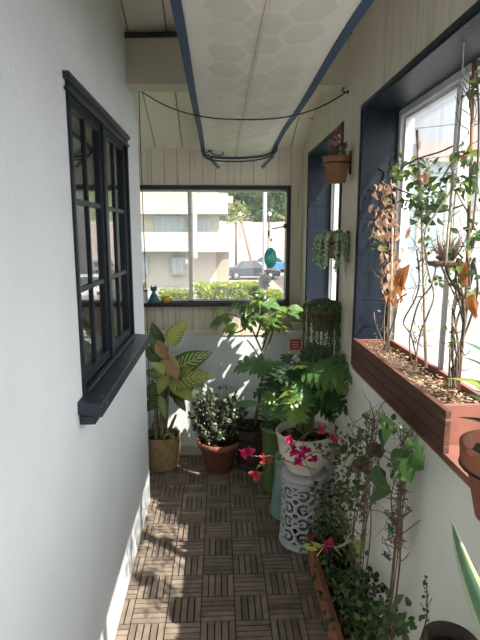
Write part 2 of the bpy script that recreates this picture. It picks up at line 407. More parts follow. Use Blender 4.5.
bmn = struct(mb, 'trim_3', M_beam)
mb = MB(); o_ = V((0, -.012, tz)); mb.hexa([L0 + o_, L1 + o_, L1 + dy + o_, L0 + dy + o_] + [p + o_ + V((0, 0, .022)) for p in (L0, L1, L1 + dy, L0 + dy)])
struct(mb, 'beam_flashing', M_black, bmn)

# ------------------------------------------------------------------ windows
def frame_x(mb, x0, x1, y0, y1, z0, z1, t):      # rectangular ring in a wall of constant x
    mb.box((x0, y0, z0), (x1, y0 + t, z1)); mb.box((x0, y1 - t, z0), (x1, y1, z1))
    mb.box((x0, y0 + t, z0), (x1, y1 - t, z0 + t)); mb.box((x0, y0 + t, z1 - t), (x1, y1 - t, z1))
def frame_y(mb, y0, y1, x0, x1, z0, z1, t, tb=None):
    tb = tb or t
    mb.box((x0, y0, z0), (x0 + t, y1, z1)); mb.box((x1 - t, y0, z0), (x1, y1, z1))
    mb.box((x0 + t, y0, z0), (x1 - t, y1, z0 + tb)); mb.box((x0 + t, y0, z1 - t), (x1 - t, y1, z1))
# casement on the left
a, b, c, d = LW
mb = MB(); frame_x(mb, XL - .05, XL + .010, a, b, c, d, .019)
frame_x(mb, XL - .05, XL - .003, a + .023, b - .023, c + .023, d - .023, .010)
mb.box((XL - .05, (a + b) / 2 - .022, c), (XL + .004, (a + b) / 2 + .022, d))
w1 = struct(mb, 'window_1', M_navy, bevel=.003)
for k in range(2):
    ya = a + .033 + k * ((b - a) / 2 - .011); yb = ya + (b - a) / 2 - .055
    mb = MB(); frame_x(mb, XL - .035, XL - .006, ya, yb, c + .033, d - .033, .024)
    mb.box((XL - .028, (ya + yb) / 2 - .007, c + .04), (XL - .010, (ya + yb) / 2 + .007, d - .04))
    for q in (1, 2):
        zz = c + .05 + (d - c - .1) * q / 3; mb.box((XL - .028, ya + .01, zz - .009), (XL - .010, yb - .01, zz + .009))
    sh = struct(mb, 'window_sash', M_navy, w1, bevel=.002)
    mb = MB(); mb.box((XL - .021, ya + .02, c + .05), (XL - .018, yb - .02, d - .05)); struct(mb, 'window_glass', M_glass_dark, sh)
mb = MB(); mb.box((XL - .05, a - .02, d), (XL + .014, b + .012, d + .008)); mb.box((XL, a - .024, d + .006), (XL + .020, b + .014, d + .020)); mb.box((XL, a - .018, d - .030), (XL + .016, b + .01, d - .018))
struct(mb, 'window_head', M_navy_worn, w1, bevel=.003)
mb = MB()
mb.hexa([(XL - .08, a - .06, c - .03), (XL + .075, a - .06, c - .048), (XL + .075, b + .06, c - .048), (XL - .08, b + .06, c - .03),
         (XL - .08, a - .06, c + .012), (XL + .075, a - .06, c - .004), (XL + .075, b + .06, c - .004), (XL - .08, b + .06, c + .012)])
mb.box((XL, a - .05, c - .075), (XL + .05, b + .05, c - .045)); mb.box((XL - .03, a + .03, c + .008), (XL + .018, b - .03, c + .018))
struct(mb, 'window_sill', M_navy_worn, w1, bevel=.004)
# far window: sliding, black outside frame, pale stile
a, b, c, d = FW
mb = MB(); frame_y(mb, YF - .03, YF + .08, a, b, c, d, .028, .034); mb.box((a, YF - .055, c - .004), (b, YF - .02, c + .026))
w2 = struct(mb, 'window_2', M_black, bevel=.002)
mb = MB(); mb.box((a + .028, YF + .02, d - .04), (b - .028, YF + .05, d - .028)); struct(mb, 'window_track', M_alum, w2)
xs = aY(190, 240, YF).x
mb = MB(); mb.box((xs - .013, YF + .01, c + .03), (xs + .013, YF + .04, d - .028)); struct(mb, 'window_stile', M_alum, w2)
mb = MB(); mb.box((a + .028, YF + .024, c + .03), (xs - .01, YF + .027, d - .03)); struct(mb, 'window_glass', M_glass_hazy, w2)
# the right half of this slider stands open behind the pale pane: only one layer of clean glass
mb = MB(); mb.box((xs + .01, YF + .034, c + .03), (b - .028, YF + .037, d - .03)); struct(mb, 'window_glass', M_glass, w2)
# the two deep-set windows on the right
for wn, (a, b, c, d), muls in (('window_3', RW1, (1.60, .72, -.2)), ('window_4', RW2, (2.80,))):
    mb = MB(); mb.box((XR - .012, b - .012, c), (XR + .15, b, d)); mb.box((XR - .012, a, c), (XR + .15, a + .012, d)); mb.box((XR - .012, a, d - .012), (XR + .15, b, d))
    for q in range(9):   # raised grain of the rough boards under the paint
        zz = c + .08 + q * .115; mb.box((XR + .02, b - .0145, zz), (XR + .14, b - .011, zz + .006))
    ww = struct(mb, wn, M_navy)
    mb = MB(); mb.box((XR - .018, b - .002, c + .02), (XR - .008, b + .008, d + .010)); mb.box((XR - .022, a - .013, c), (XR - .008, a + .002, d + .013)); mb.box((XR - .018, a, d - .002), (XR - .008, b, d + .012))
    struct(mb, 'window_trim', M_navy_worn, ww)
    mb = MB(); frame_x(mb, XR + .135, XR + .19, a + .012, b - .012, c, d - .012, .026)
    frame_x(mb, XR + .15, XR + .175, a + .036, b - .036, c + .024, d - .036, .016)
    for q in muls: mb.box((XR + .142, q - .017, c), (XR + .182, q + .017, d - .03)); mb.box((XR + .136, q + .004, c), (XR + .146, q + .012, d - .03))
    struct(mb, 'window_frame', M_alum, ww, bevel=.002)
    mb = MB(); mb.box((XR + .160, a + .04, c + .02), (XR + .163, b - .04, d - .04)); struct(mb, 'window_glass', M_glass_hazy, ww)

# ------------------------------------------------------------------ outdoors: ground, road, planting
GZ = -2.0
mb = MB(); mb.add([(-90, -30, GZ), (120, -30, GZ), (120, 50, GZ), (-90, 50, GZ)], [(0, 1, 2, 3)])
struct(mb, 'ground', mat('asphalt', (.17, .17, .175), (.145, .145, .15), .6, .9, .3, 20))
rz = 3.7
mb = MB(); mb.add([(-90, 50, GZ), (120, 50, GZ), (120, 90, rz), (-90, 90, rz)], [(0, 1, 2, 3)])
struct(mb, 'road', mat('road_concrete', (.28, .225, .19), (.25, .205, .175), .25, .9))
mb = MB(); mb.add([(-2, 30, GZ + .02), (30, 40.5, GZ + .02), (30, 49.9, GZ + .02), (-2, 49.9, GZ + .02)], [(0, 1, 2, 3)])
struct(mb, 'road_apron', mat('road_concrete', (0, 0, 0)))
mb = MB(); p, q = V((3.4, 50, GZ)), V((3.9, 90, rz)); dx = V((.22, 0, 0)); up = V((0, 0, .22))
mb.hexa([p, p + dx, q + dx, q, p + up, p + dx + up, q + dx + up, q + up]); struct(mb, 'kerb', mat('kerb_red', (.50, .13, .10), (.42, .12, .09)))
mb = MB()
for yy in (18.6, 18.9, 23.6): mb.box((5.5, yy, GZ + .005), (60, yy + .14, GZ + .015))
struct(mb, 'road_lines', mat('line_yellow', (.62, .47, .12), (.55, .42, .12)))
mb = MB(); mb.box((8, 25.0, GZ), (60, 26.9, GZ + .14)); struct(mb, 'sidewalk', mat('sidewalk_concrete', (.30, .285, .26), (.27, .26, .24), 1, .9))
mb = MB(); mb.box((-12, 4.5, GZ), (3.2, 8.5, GZ + .04)); struct(mb, 'ground_lawn', mat('lawn', (.10, .16, .05), (.14, .18, .06), 4, .9))

def hill():
    mb = MB(); nx, ny = 60, 10; vs = []; fs = []
    for j in range(ny + 1):
        for i in range(nx + 1):
            x = -90 + 200 * i / nx; y = 90 + 40 * j / ny
            vs.append((x, y, rz + 14 * (1 - math.exp(-j / 3)) * (.7 + .3 * math.sin(x * .08)) + 1.2 * mnoise.noise(V((x * .15, y * .15, 0)))))
    for j in range(ny):
        for i in range(nx): a = j * (nx + 1) + i; fs.append((a, a + 1, a + nx + 2, a + nx + 1))
    mb.add(vs, fs, 0, True); return mb
struct(hill(), 'hills', mat('hillside', (.06, .09, .035), (.09, .11, .05), .3, .95))

M_tree = leafmat('tree_leaf', (.075, .13, .05), (.2, .3, .1), .2, .3, 'mid')
M_hedge = leafmat('hedge_leaf', (.30, .36, .045), (.5, .6, .1), .3, .35, 'mid')
tl = ['bushy green tree on the hillside, second from the building', 'dark rounded tree on the hill behind the slender pole', 'tall green tree at the right end of the hillside',
      'green tree on the hill nearest the building', 'low green tree on the hill under the round pole lamps', 'green tree far right seen over the tree line',
      'low dark bush at the foot of the hill, just right of the apartment', 'low dark bush at the foot of the hill, left of the slender pole', 'low dark bush at the foot of the hill, at the right window edge', 'low dark bush at the hill foot, behind the slender pole']
for k, (u, v, y, rr) in enumerate(((239, 205, 95, 3.8), (257, 202, 99, 4.0), (281, 203, 96, 3.9), (225, 204, 101, 3.8), (268, 210, 94, 3.4), (300, 205, 99, 5), (234, 217, 91.5, 2.6), (250, 217, 91.5, 2.6), (282, 217, 91.5, 2.8), (266, 217, 91.3, 2.5))):
    c_ = aY(u, v, y); g0 = rz + 1
    e = empty('tree', (c_.x, c_.y, g0), tl[k], 'tree', 'trees on the hill seen through the far window')
    mb = MB(); mb.tube([(c_.x, c_.y, g0 - 1), (c_.x + .2, c_.y, c_.z - 1), (c_.x, c_.y, c_.z + 1)], [.3, .2, .08], 6); part(mb, 'trunk', M_stem, e)
    mb = MB()
    for q in range(7):
        o_ = V((R.uniform(-.6, .6) * rr, R.uniform(-.5, .5) * rr, R.uniform(-.55, .55) * rr)); lump(mb, c_ + o_, (rr * .5, rr * .5, rr * .45), 260, .7, .65)
    part(mb, 'foliage', M_tree, e)
# small street tree by the apartment
c_ = aY(236, 213, 46); e = empty('street_tree', (c_.x, c_.y, GZ), 'small yellow-green tree standing right of the apartment balcony', 'tree')
mb = MB(); mb.tube([(c_.x, c_.y, GZ), (c_.x, c_.y, c_.z)], [.12, .07]); part(mb, 'trunk', M_stem, e)
mb = MB(); lump(mb, c_, (1.2, 1.2, 1.0), 260, .3, .6); part(mb, 'foliage', mat('olive_leaf', (.26, .27, .08), (.2, .24, .08), trans=.3, rnd=.6), e)
def hedge(y, u0, u1, vt, lab, n, dep):
    p0, p1 = aY(u0, vt, y), aY(u1, vt, y); cx = (p0.x + p1.x) / 2; hx = (p1.x - p0.x) / 2
    e = empty('hedge', (cx, y, GZ), lab, 'hedge', 'clipped hedges below the apartment')
    mb = MB(); mb.box((p0.x + .1, y - dep * .5 + .1, GZ), (p1.x - .1, y + dep * .5, p0.z - .15)); part(mb, 'branches', M_stemg, e)
    mb = MB(); H_ = p0.z - GZ
    for i in range(n):
        x = R.uniform(p0.x, p1.x); top = R.random() < .45
        pt = V((x, R.uniform(y - dep / 2, y + dep / 2) if top else y - dep / 2 + R.uniform(-.05, .1), p0.z - .1 if top else R.uniform(GZ, p0.z)))
        pt.z += .10 * mnoise.noise(V((x * 1.3, y, 0)))
        dr = (V((R.uniform(-1, 1), -.6, .6)) + rv(.5)).normalized(); mb.leaf(pt, pt + dr * R.uniform(.12, .24), rv(), w=.6, n=3)
    part(mb, 'foliage', M_hedge, e)
hedge(21, 196, 262, 284, 'bright yellow-green clipped hedge below the apartment, right of the pale stile', 2600, 1.6)
hedge(23, 160, 194, 291, 'low yellow-green hedge below the apartment, left of the pale stile', 900, 1.2)
hedge(14.5, 262, 278, 292, 'leafy green bush at the lower right corner of the far window', 700, 1.2)

# apartment building
BY = 34.0
def bx(mb, u0, u1, v0, v1, ya=BY, yb=BY + .6, mi=0):
    p = aY(u0, v1, ya); q = aY(u1, v0, ya); mb.box((p.x, ya, p.z), (q.x, yb, q.z), mi); return p, q
M_apt = mat('apartment_stucco', (.40, .37, .31), (.37, .345, .29), .5, .85)
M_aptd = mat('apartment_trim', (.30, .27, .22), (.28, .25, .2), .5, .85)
M_pane = mat('apartment_pane', (.22, .27, .30), (.30, .36, .39), .8, .2, spec=.6, stretch=(6, 1, .3))
p0 = aY(110, 300, BY); e = empty('apartment_building', (aY(180, 290, BY).x, BY, GZ), 'pale beige two-storey apartment building with balconies beyond the far window', 'building')
mb = MB(); bx(mb, 100, 219, 160, 251, BY, BY + 5); bx(mb, 100, 216, 251, 290, BY + .3, BY + 5); part(mb, 'wall', M_apt, e)
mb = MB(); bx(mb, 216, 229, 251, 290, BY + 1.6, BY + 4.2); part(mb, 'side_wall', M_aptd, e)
mb = MB(); bx(mb, 196, 228, 232, 252, BY - 1.0, BY - .8); bx(mb, 226, 228.5, 232, 252, BY - .8, BY + 1.5); bx(mb, 198, 228, 250, 252, BY - .8, BY + 3); bx(mb, 226.5, 234, 236, 251, BY + 1.3, BY + 1.5)
part(mb, 'balcony', M_apt, e)
mb = MB(); bx(mb, 140, 193, 232, 251.5, BY - 1.0, BY - .3); part(mb, 'balcony', M_apt, e)
mb = MB(); bx(mb, 140, 228, 193, 214, BY - 1.0, BY - .8); bx(mb, 140, 228, 212, 214, BY - .8, BY + 2); part(mb, 'balcony', M_apt, e)
mb = MB(); bx(mb, 219, 233, 196, 203, BY + .5, BY + 2.5); part(mb, 'side_balcony', M_apt, e)
mb = MB(); bx(mb, 193.5, 196.5, 190, 258, BY - 1.15, BY - 1.0); part(mb, 'pillar', M_apt, e)
for (u0, u1, v0, v1) in ((155, 184, 216, 232), (188, 193, 217, 232), (198, 210, 218, 232), (138, 146.5, 258, 274), (172.5, 184, 258, 274), (200, 218, 186, 193.5)):
    mb = MB(); bx(mb, u0 - .8, u1 + .8, v0 - .8, v1 + .8, BY - .06, BY + .32); f = part(mb, 'window', M_apt, e)
    mb = MB(); bx(mb, u0, u1, v0, v1, BY - .10, BY - .05); bx(mb, (u0 + u1) / 2 - .4, (u0 + u1) / 2 + .4, v0, v1, BY - .13, BY - .09, 1); part(mb, 'pane', [M_pane, M_apt], f)
# building across the street
M_teal = mat('teal_glass', (.18,.29,.30), (.23,.33,.34), .6, .3, stretch=(1, 1, .3))
OX, OY = 8.8, 27.0
e = empty('office_building', (22, OY, GZ), 'long blue-green glazed building with brown roof edge across the street', 'building')
mb = MB(); mb.box((OX, OY, GZ), (40, OY + 12, 5.3)); part(mb, 'wall', mat('office_wall', (.36, .36, .35), (.32, .32, .31), .4, .8), e)
mb = MB(); mb.box((OX + 1.6, OY - .5, 5.3), (40.5, OY + 12, 6.3)); part(mb, 'roof', mat('office_roof', (.27, .21, .18), (.22, .17, .15), .5, .8, stretch=(3, 1, 1)), e)
mb = MB(); mb.box((OX + .3, OY - .08, .9), (39.5, OY - .01, 5.1)); gp = part(mb, 'glazing', M_teal, e)
mb = MB(); [mb.box((OX + .3 + k * 1.5, OY - .16, .8), (OX + .42 + k * 1.5, OY - .07, 5.2)) for k in range(20)]; mb.box((OX + .2, OY - .16, 2.9), (39.6, OY - .07, 3.05)); part(mb, 'mullions', M_aptd, gp)
for k in range(7):
    mb = MB(); mb.box((OX + 1 + k * 4, OY - .06, GZ + .7), (OX + 3.6 + k * 4, OY - .01, .4)); part(mb, 'shop_window', M_pane, e)

def car(x, y, rot, body, lab, name='car', L=4.4, W=1.75, grp=None):
    e = empty(name, (x, y, GZ + .005), lab, 'car', grp); e.rotation_euler = (0, 0, rot)
    def loc(mb, nm, m, par=e, **k):
        o = mb.build(nm, m, None, **k); o.parent = par; return o
    prof = [(-2.15, .30), (-2.2, .62), (-2.08, .86), (-1.3, .98), (-.75, 1.42), (.45, 1.46), (1.05, .98), (1.95, .84), (2.18, .62), (2.15, .28)]
    s = L / 4.4; mb = MB(); n = len(prof); hw = W / 2
    def ring(inset): return [V((px * s, sg * (hw - (inset if pz > 1.1 else 0)), pz)) for sg in (-1, 1) for px, pz in prof]
    vs = ring(.16); fs = [tuple(range(n - 1, -1, -1)), tuple(range(n, 2 * n))] + [(i, (i + 1) % n, n + (i + 1) % n, n + i) for i in range(n)]
    mb.add(vs, fs); b = loc(mb, 'body', body, bevel=.05)
    mb = MB()
    for sg in (-1, 1):
        q = lambda px, pz, o_=.012: (px * s, sg * (hw - (.16 * max(0, (pz - .98) / .46)) + o_), pz)
        vs = [q(-1.12, 1.02), q(-.22, 1.02), q(-.22, 1.36), q(-.72, 1.36), q(-.12, 1.02), q(.86, 1.02), q(.38, 1.38), q(-.12, 1.38)]
        mb.add(vs, [(0, 1, 2, 3), (4, 5, 6, 7)])
    for (xa, za, xb, zb) in ((.5, 1.44, 1.02, 1.02), (-.80, 1.40, -1.24, 1.03)):
        o_ = .02 if xa > 0 else -.02; mb.add([(xa * s + o_, -hw + .2, za), (xa * s + o_, hw - .2, za), (xb * s + o_, hw - .1, zb), (xb * s + o_, -hw + .1, zb)], [(0, 1, 2, 3)])
    loc(mb, 'window', mat('car_glass', (.03, .04, .05), rough=.1, spec=.7))
    for px in (-1.35, 1.35):
        for sg in (-1, 1):
            mb = MB(); c = V((px * s, sg * (hw - .06), .32)); mb.tube([c + V((0, -.1, 0)), c + V((0, .1, 0))], .32, 20); wh = loc(mb, 'wheel', mat('tyre', (.02, .02, .02)))
            mb = MB(); mb.tube([c + V((0, -.11, 0)), c + V((0, .11, 0))], .19, 12); loc(mb, 'hubcap', mat('alloy', (.5, .5, .5), metal=.8, rough=.3), wh)
    for sg in (-1, 1):
        mb = MB(); mb.box((2.12 * s, sg * .55 - .16, .58), (2.2 * s, sg * .55 + .16, .72)); loc(mb, 'headlight', mat('lamp_glass', (.7, .7, .7), rough=.2))
        mb = MB(); mb.box((-2.2 * s, sg * .6 - .14, .62), (-2.14 * s, sg * .6 + .14, .78)); loc(mb, 'taillight', mat('tail_red', (.4, .02, .02), rough=.3))
    return e
car(2.6, 40, .05, mat('car_dark', (.03, .045, .07), rough=.25, spec=.6), 'dark blue car parked at the right corner of the beige apartment')
car(4.9, 47, .2, mat('car_blue', (.06, .19, .36), rough=.25, spec=.6), 'bright blue car partly behind the dark car near the red kerb')
car(6.1, 27, 1.35, mat('car_white', (.62, .64, .66), rough=.25, spec=.6), 'white car on the street seen through the narrow right window')
car(8.6, 41.5, 1.30, mat('car_silver', (.40, .45, .52), rough=.25, spec=.6), 'silver-blue car farther up the street behind the white car')
# slender pole with outdoor lamps
pb = aY(264, 300, 13); e = empty('street_pole', (pb.x, 13, GZ), 'slender pale grey pole outside the right half of the far window', 'pole')
mb = MB(); mb.tube([(pb.x, 13, GZ), (pb.x, 13, 7.2)], [.06, .045], 10); part(mb, 'pole', mat('galvanised', (.55, .56, .56), rough=.4), e)
mb = MB(); mb.lathe([(.11, 0), (.11, .05), (.07, .09)], (pb.x, 13, GZ)); part(mb, 'base_flange', M_alum, e)
for k, (u, v) in enumerate(((240, 214), (269.5, 214))):
    c_ = aY(u, v, 70); e = empty('street_lamp', (c_.x, 70, c_.z - 4.5), ('round white lamp before the hill trees, left of the slender pole', 'round white lamp before the hill trees, right of the slender pole')[k], 'lamp', 'round white lamps before the hill')
    mb = MB(); mb.tube([(c_.x, 70, c_.z - 4.5), (c_.x, 70, c_.z)], .06); part(mb, 'pole', M_iron, e)
    mb = MB(); mb.ball(c_, .3); part(mb, 'lamp_globe', mat('globe_white', (.85, .85, .83), rough=.3), e)
# utility cables above the street
for k, (v1, v2, v3) in enumerate(((131, 127, 118), (161, 158, 152), (177, 174, 168))):
    pts = [aY(380, v1, 30), aY(430, v2, 22), aY(500, v3, 15)]
    mb = MB(); mb.tube([pts[0] + (pts[0] - pts[1]) * 1.2] + pts + [pts[2] + (pts[2] - pts[1]) * 1.5], .022, 5, sub=6)
    tag(mb.build('utility_cable', M_iron), ('topmost thin dark cable crossing the sky in the large right window', 'middle thin dark cable crossing the sky in the large right window', 'lowest thin dark cable just over the roof across the street')[k], 'cable', 'overhead cables')

# ------------------------------------------------------------------ things overhead: fabric shade, cord, hooks
SX0, SX1, SZ = -.10, .36, 2.20
def shade_z(x, y):
    t = (x - SX0) / (SX1 - SX0); z = SZ - .022 * math.sin(PI * t)
    if y > 3.15: z -= .02 * ((y - 3.15) / .3) ** 2 * (1 + .5 * math.sin(PI * t))
    return z + .006 * math.sin(y * 5)
e = empty('fabric_shade', ((SX0 + SX1) / 2, 1.9, SZ), 'long cream fabric shade with grey hexagons and navy edges hanging under the ceiling', 'sun shade')
mb = MB(); nx, ny = 16, 60; y0s, y1s = .15, 3.44; vs = []; fs = []
for j in range(ny + 1):
    for i in range(nx + 1):
        x = SX0 + (SX1 - SX0) * i / nx; y = y0s + (y1s - y0s) * j / ny
        vs.append((x, y, shade_z(x, y)))
fs = [(j*(nx+1)+i, j*(nx+1)+i+1, (j+1)*(nx+1)+i+1, (j+1)*(nx+1)+i) for j in range(ny) for i in range(nx)]
mb.add(vs, fs, 0, True)
# printed hexagons: same cloth, other tone
hr = .064; hy = 1.32
for row in range(21):
    for colx in (-1, 0, 1):
        cx = (SX0 + SX1) / 2 + .0 + colx * hr * 1.62; cy = .30 + (row * hr * 1.86 + (hr * .93 if colx else 0)) * hy
        if cy > 3.3: continue
        if (colx != 0 and mnoise.noise(V((cx * 9, cy * 3.1, 1))) > .22): continue
        vs = [(cx, cy, shade_z(cx, cy) - .0012)]
        for k in range(6):
            a_ = k * PI / 3; px, py = cx + hr * .97 * math.cos(a_), cy + hr * hy * .98 * math.sin(a_); vs.append((px, py, shade_z(px, py) - .0012))
        mb.add(vs, [(0, k + 1, (k + 1) % 6 + 1) for k in range(6)], 1 if (row + colx) % 3 else 2)
M_cloth = mat('shade_cloth', (.90, .885, .83), (.87, .85, .79), 4, .9, trans=.45, dirt=((.45, .42, .36), 14, .69, .76, (1, 1, 1)))
part(mb, 'cloth', [M_cloth, mat('shade_hexagon', (.78, .76, .70), (.75, .73, .67), 4, .9, trans=.45), mat('shade_hexagon_light', (.83, .81, .75), (.80, .78, .72), 4, .9, trans=.45)], e)
M_bind = mat('navy_binding', (.035, .065, .115), (.03, .055, .10), 20, .7)
for sg, xx in ((-1, SX0), (1, SX1)):
    mb = MB()
    for j in range(40):
        ya, yb = y0s + (y1s - y0s) * j / 40, y0s + (y1s - y0s) * (j + 1) / 40; za, zb = shade_z(xx, ya), shade_z(xx, yb)
        mb.hexa([(xx - .0135, ya, za - .006), (xx + .0135, ya, za - .006), (xx + .0135, yb, zb - .006), (xx - .0135, yb, zb - .006),
                 (xx - .0135, ya, za + .006), (xx + .0135, ya, za + .006), (xx + .0135, yb, zb + .006), (xx - .0135, yb, zb + .006)])
    part(mb, 'binding', M_bind, e)
xm = .117; mb = MB()
for j in range(40):
    ya, yb = y0s + (y1s - y0s) * j / 40, y0s + (y1s - y0s) * (j + 1) / 40; za, zb = shade_z(xm, ya) - .002, shade_z(xm, yb) - .002
    mb.hexa([(xm - .005, ya, za - .002), (xm + .005, ya, za - .002), (xm + .005, yb, zb - .002), (xm - .005, yb, zb - .002), (xm - .005, ya, za), (xm + .005, ya, za), (xm + .005, yb, zb), (xm - .005, yb, zb)])
part(mb, 'seam', mat('seam_tan', (.55, .49, .42)), e)
# ties at the end of the shade
pts = [(206, 147), (203, 153), (212, 157), (238, 158), (262, 156), (275, 151), (277, 146)]
mb = MB(); mb.tube([aY(u, v, 3.40) for u, v in pts], .007, 6, sub=5); mb.tube([aY(u, v + 3.5 * math.sin(i / 6 * PI), 3.37) for i, (u, v) in enumerate(pts)], .005, 6, sub=5)
mb.tube([aY(u, v, 3.36) for u, v in ((207, 148), (213, 154), (222, 155), (222, 151), (214, 150), (205, 153))], .004, 6, sub=5)
part(mb, 'tie_rope', M_bind, e)
mb = MB(); c0, c1, c2 = aY(210, 157, 3.40), aY(241, 160.5, 3.40), aY(271, 156, 3.40)
a0, a1 = aY(218, 167, 3.42), aY(262, 167, 3.42); dd = V((0, .004, 0))
for tri in ((c0, aY(226, 160, 3.4), aY(219, 166.5, 3.42)), (c2, aY(256, 160, 3.4), aY(262, 166.5, 3.42))):
    mb = MB(); q = list(tri); mb.add(q + [p + dd for p in q], [(0, 1, 2), (5, 4, 3), (0, 3, 4, 1), (1, 4, 5, 2), (2, 5, 3, 0)]); part(mb, 'cloth_corner', M_cloth, e)
for pr in (((207, 155), (219, 168)), ((274, 155), (262, 168))):
    mb = MB(); mb.tube([aY(*pr[0], 3.39), aY(*pr[1], 3.41)], .011, 6); part(mb, 'corner_strap', mat('strap_grey', (.16, .19, .23), (.12, .15, .2), 20, .7), e)

# drooping cord hung between the walls, its end running down the left wall corner
hl = aX(139, 90, XL + .012); hr_ = aX(346.5, 92, XR - .02)
mb = MB(); pts = []
for k in range(13):
    t = k / 12; p = hl.lerp(hr_, t); q_ = 1 - abs(2 * t - 1) ** 2.6; y_ = p.y - .36 * q_; uu = 139 + 207.5 * t; vv = 90 + 2 * t + 28.5 * q_; pts.append(aY(uu, vv, y_) if 0 < k < 12 else p)
mb.tube(pts, .0032, 6, sub=2)
mb.tube([hl, aX(140.6, 150, XL + .014), aX(149.2, 380, XL + .012), aX(149.8, 470, XL + .014)], .0026, 6, sub=3)
cord = mb.build('hanging_cord', mat('cord_black', (.03, .03, .03), (.05, .05, .05), rough=.6)); tag(cord, 'thin black cord sagging under the shade and dropping down the left corner', 'cord')
for k, (h, dr) in enumerate(((hl, V((1, 0, 0))), (hr_, V((-1, 0, 0))))):
    mb = MB(); wx = XL if k == 0 else XR - .012; q = V((wx, h.y, h.z))
    mb.tube([q, q + dr * .02, q + dr * .026 + V((0, 0, .012)), q + dr * .018 + V((0, 0, .02))], .003, 6, sub=4); mb.tube([q - dr * .001, q + dr * .004], .009, 10)
    tag(mb.build('hook', M_iron), ('small dark hook at the top left wall corner holding the cord', 'small dark hook on the boarded right wall holding the cord')[k], 'hook', 'cord hooks')

p = aX(313, 118, XR - .012); mb = MB(); mb.tube([p, p + V((-.02, 0, -.002)), p + V((-.03, 0, .01)), p + V((-.028, 0, .022))], .0028, 6, sub=4); mb.tube([p + V((.002, 0, 0)), p - V((.004, 0, 0))], .008, 10)
tag(mb.build('hook', M_iron), 'small empty dark hook high on the right wall near the far corner', 'hook', 'cord hooks')
# ------------------------------------------------------------------ pots and wall pots
def pot_prof(r, h, rb, lip=.25, th=.012):
    return [(0, .001), (rb, 0), (rb + (r - rb) * (1 - lip) * .93, h * (1 - lip)), (r * 1.0, h * (1 - lip) + .001), (r * 1.04, h), (r * 1.04 - th, h), (r * .93 - th, h * (1 - lip)), (0, h * (1 - lip) - .002)]
def pot(parent, c, r, h, rb, m, soil=True, lip=.25, name='pot', sz=.82):
    mb = MB(); mb.lathe(pot_prof(r, h, rb, lip), c, 36); o = part(mb, name, m, parent)
    if soil:
        mb = MB(); n = 28; vs = [V(c) + V((0, 0, h * sz + .008))]
        for ring in (.5, 1):
            for k in range(n):
                a_ = 2 * PI * k / n; vs.append(V(c) + V((r * .93 * ring * math.cos(a_), r * .93 * ring * math.sin(a_), h * sz + R.uniform(-.004, .006))))
        fs = [(0, k + 1, (k + 1) % n + 1) for k in range(n)] + [(k + 1, n + k + 1, n + (k + 1) % n + 1, (k + 1) % n + 1) for k in range(n)]
        mb.add(vs, fs, 0, True); part(mb, 'soil', M_soil, parent)
    return o
def bracket(c, r, h, m=M_iron, lab='', wx=XR - .012):
    """iron ring on a wall plate, carrying a pot under its lip"""
    z = c[2] + h * .72; e = empty('wall_bracket', (wx, c[1], z), lab, 'bracket', 'iron pot rings on the right wall')
    mb = MB(); n = 28; mb.tube([(c[0] + (r + .004) * math.cos(2*PI*k/n), c[1] + (r + .004) * math.sin(2*PI*k/n), z) for k in range(n + 1)], .0035, 6); part(mb, 'ring', m, e)
    mb = MB(); mb.tube([(c[0] + r, c[1], z), (wx - .004, c[1], z)], .004, 6); mb.box((wx - .006, c[1] - .012, z - .045), (wx - .0005, c[1] + .012, z + .055)); part(mb, 'wall_plate', m, e)

# 1 top pot with small red-tipped succulent
Y1 = 2.29; c1 = V((.525, Y1, aY(337, 183, Y1).z)); 
e = empty('potted_succulent', c1, 'small reddish succulent in a terracotta pot, topmost on the right wall', 'potted plant')
pot(e, c1, .060, .115, .042, M_terra_old, lip=.32); bracket(c1, .056, .115, lab='black iron ring holding the topmost terracotta pot')
mb = MB(); top = c1 + V((0, 0, .10))
for k in range(46):
    a_ = R.uniform(0, 2 * PI); rr = R.uniform(0, .045); b = top + V((rr * math.cos(a_), rr * math.sin(a_), R.uniform(0, .05)))
    mb.leaf(b, b + V((math.cos(a_) * .5, math.sin(a_) * .5, R.uniform(.3, 1.1))).normalized() * R.uniform(.02, .04), w=.55, n=3, fold=.3, mi=R.choice((0, 0, 1)))
part(mb, 'leaves', [mat('succulent_green', (.12, .17, .09), (.09, .13, .07), rnd=.5), mat('succulent_red', (.38, .07, .05), (.28, .05, .04), rnd=.5)], e)
mb = MB()
for k in range(7):
    b = top + V((R.uniform(-.03, .03), R.uniform(-.03, .03), .01)); tp = b + V((R.uniform(-.02, .02), R.uniform(-.02, .02), R.uniform(.06, .115))); mb.tube([b, (b + tp) / 2 + rv(.004), tp], .0016, 4)
    for q in range(3): mb.ball(tp + rv(.007), .006, 6, 4)
part(mb, 'flower_stems', mat('succulent_bloom', (.42, .10, .08), (.3, .06, .05)), e)

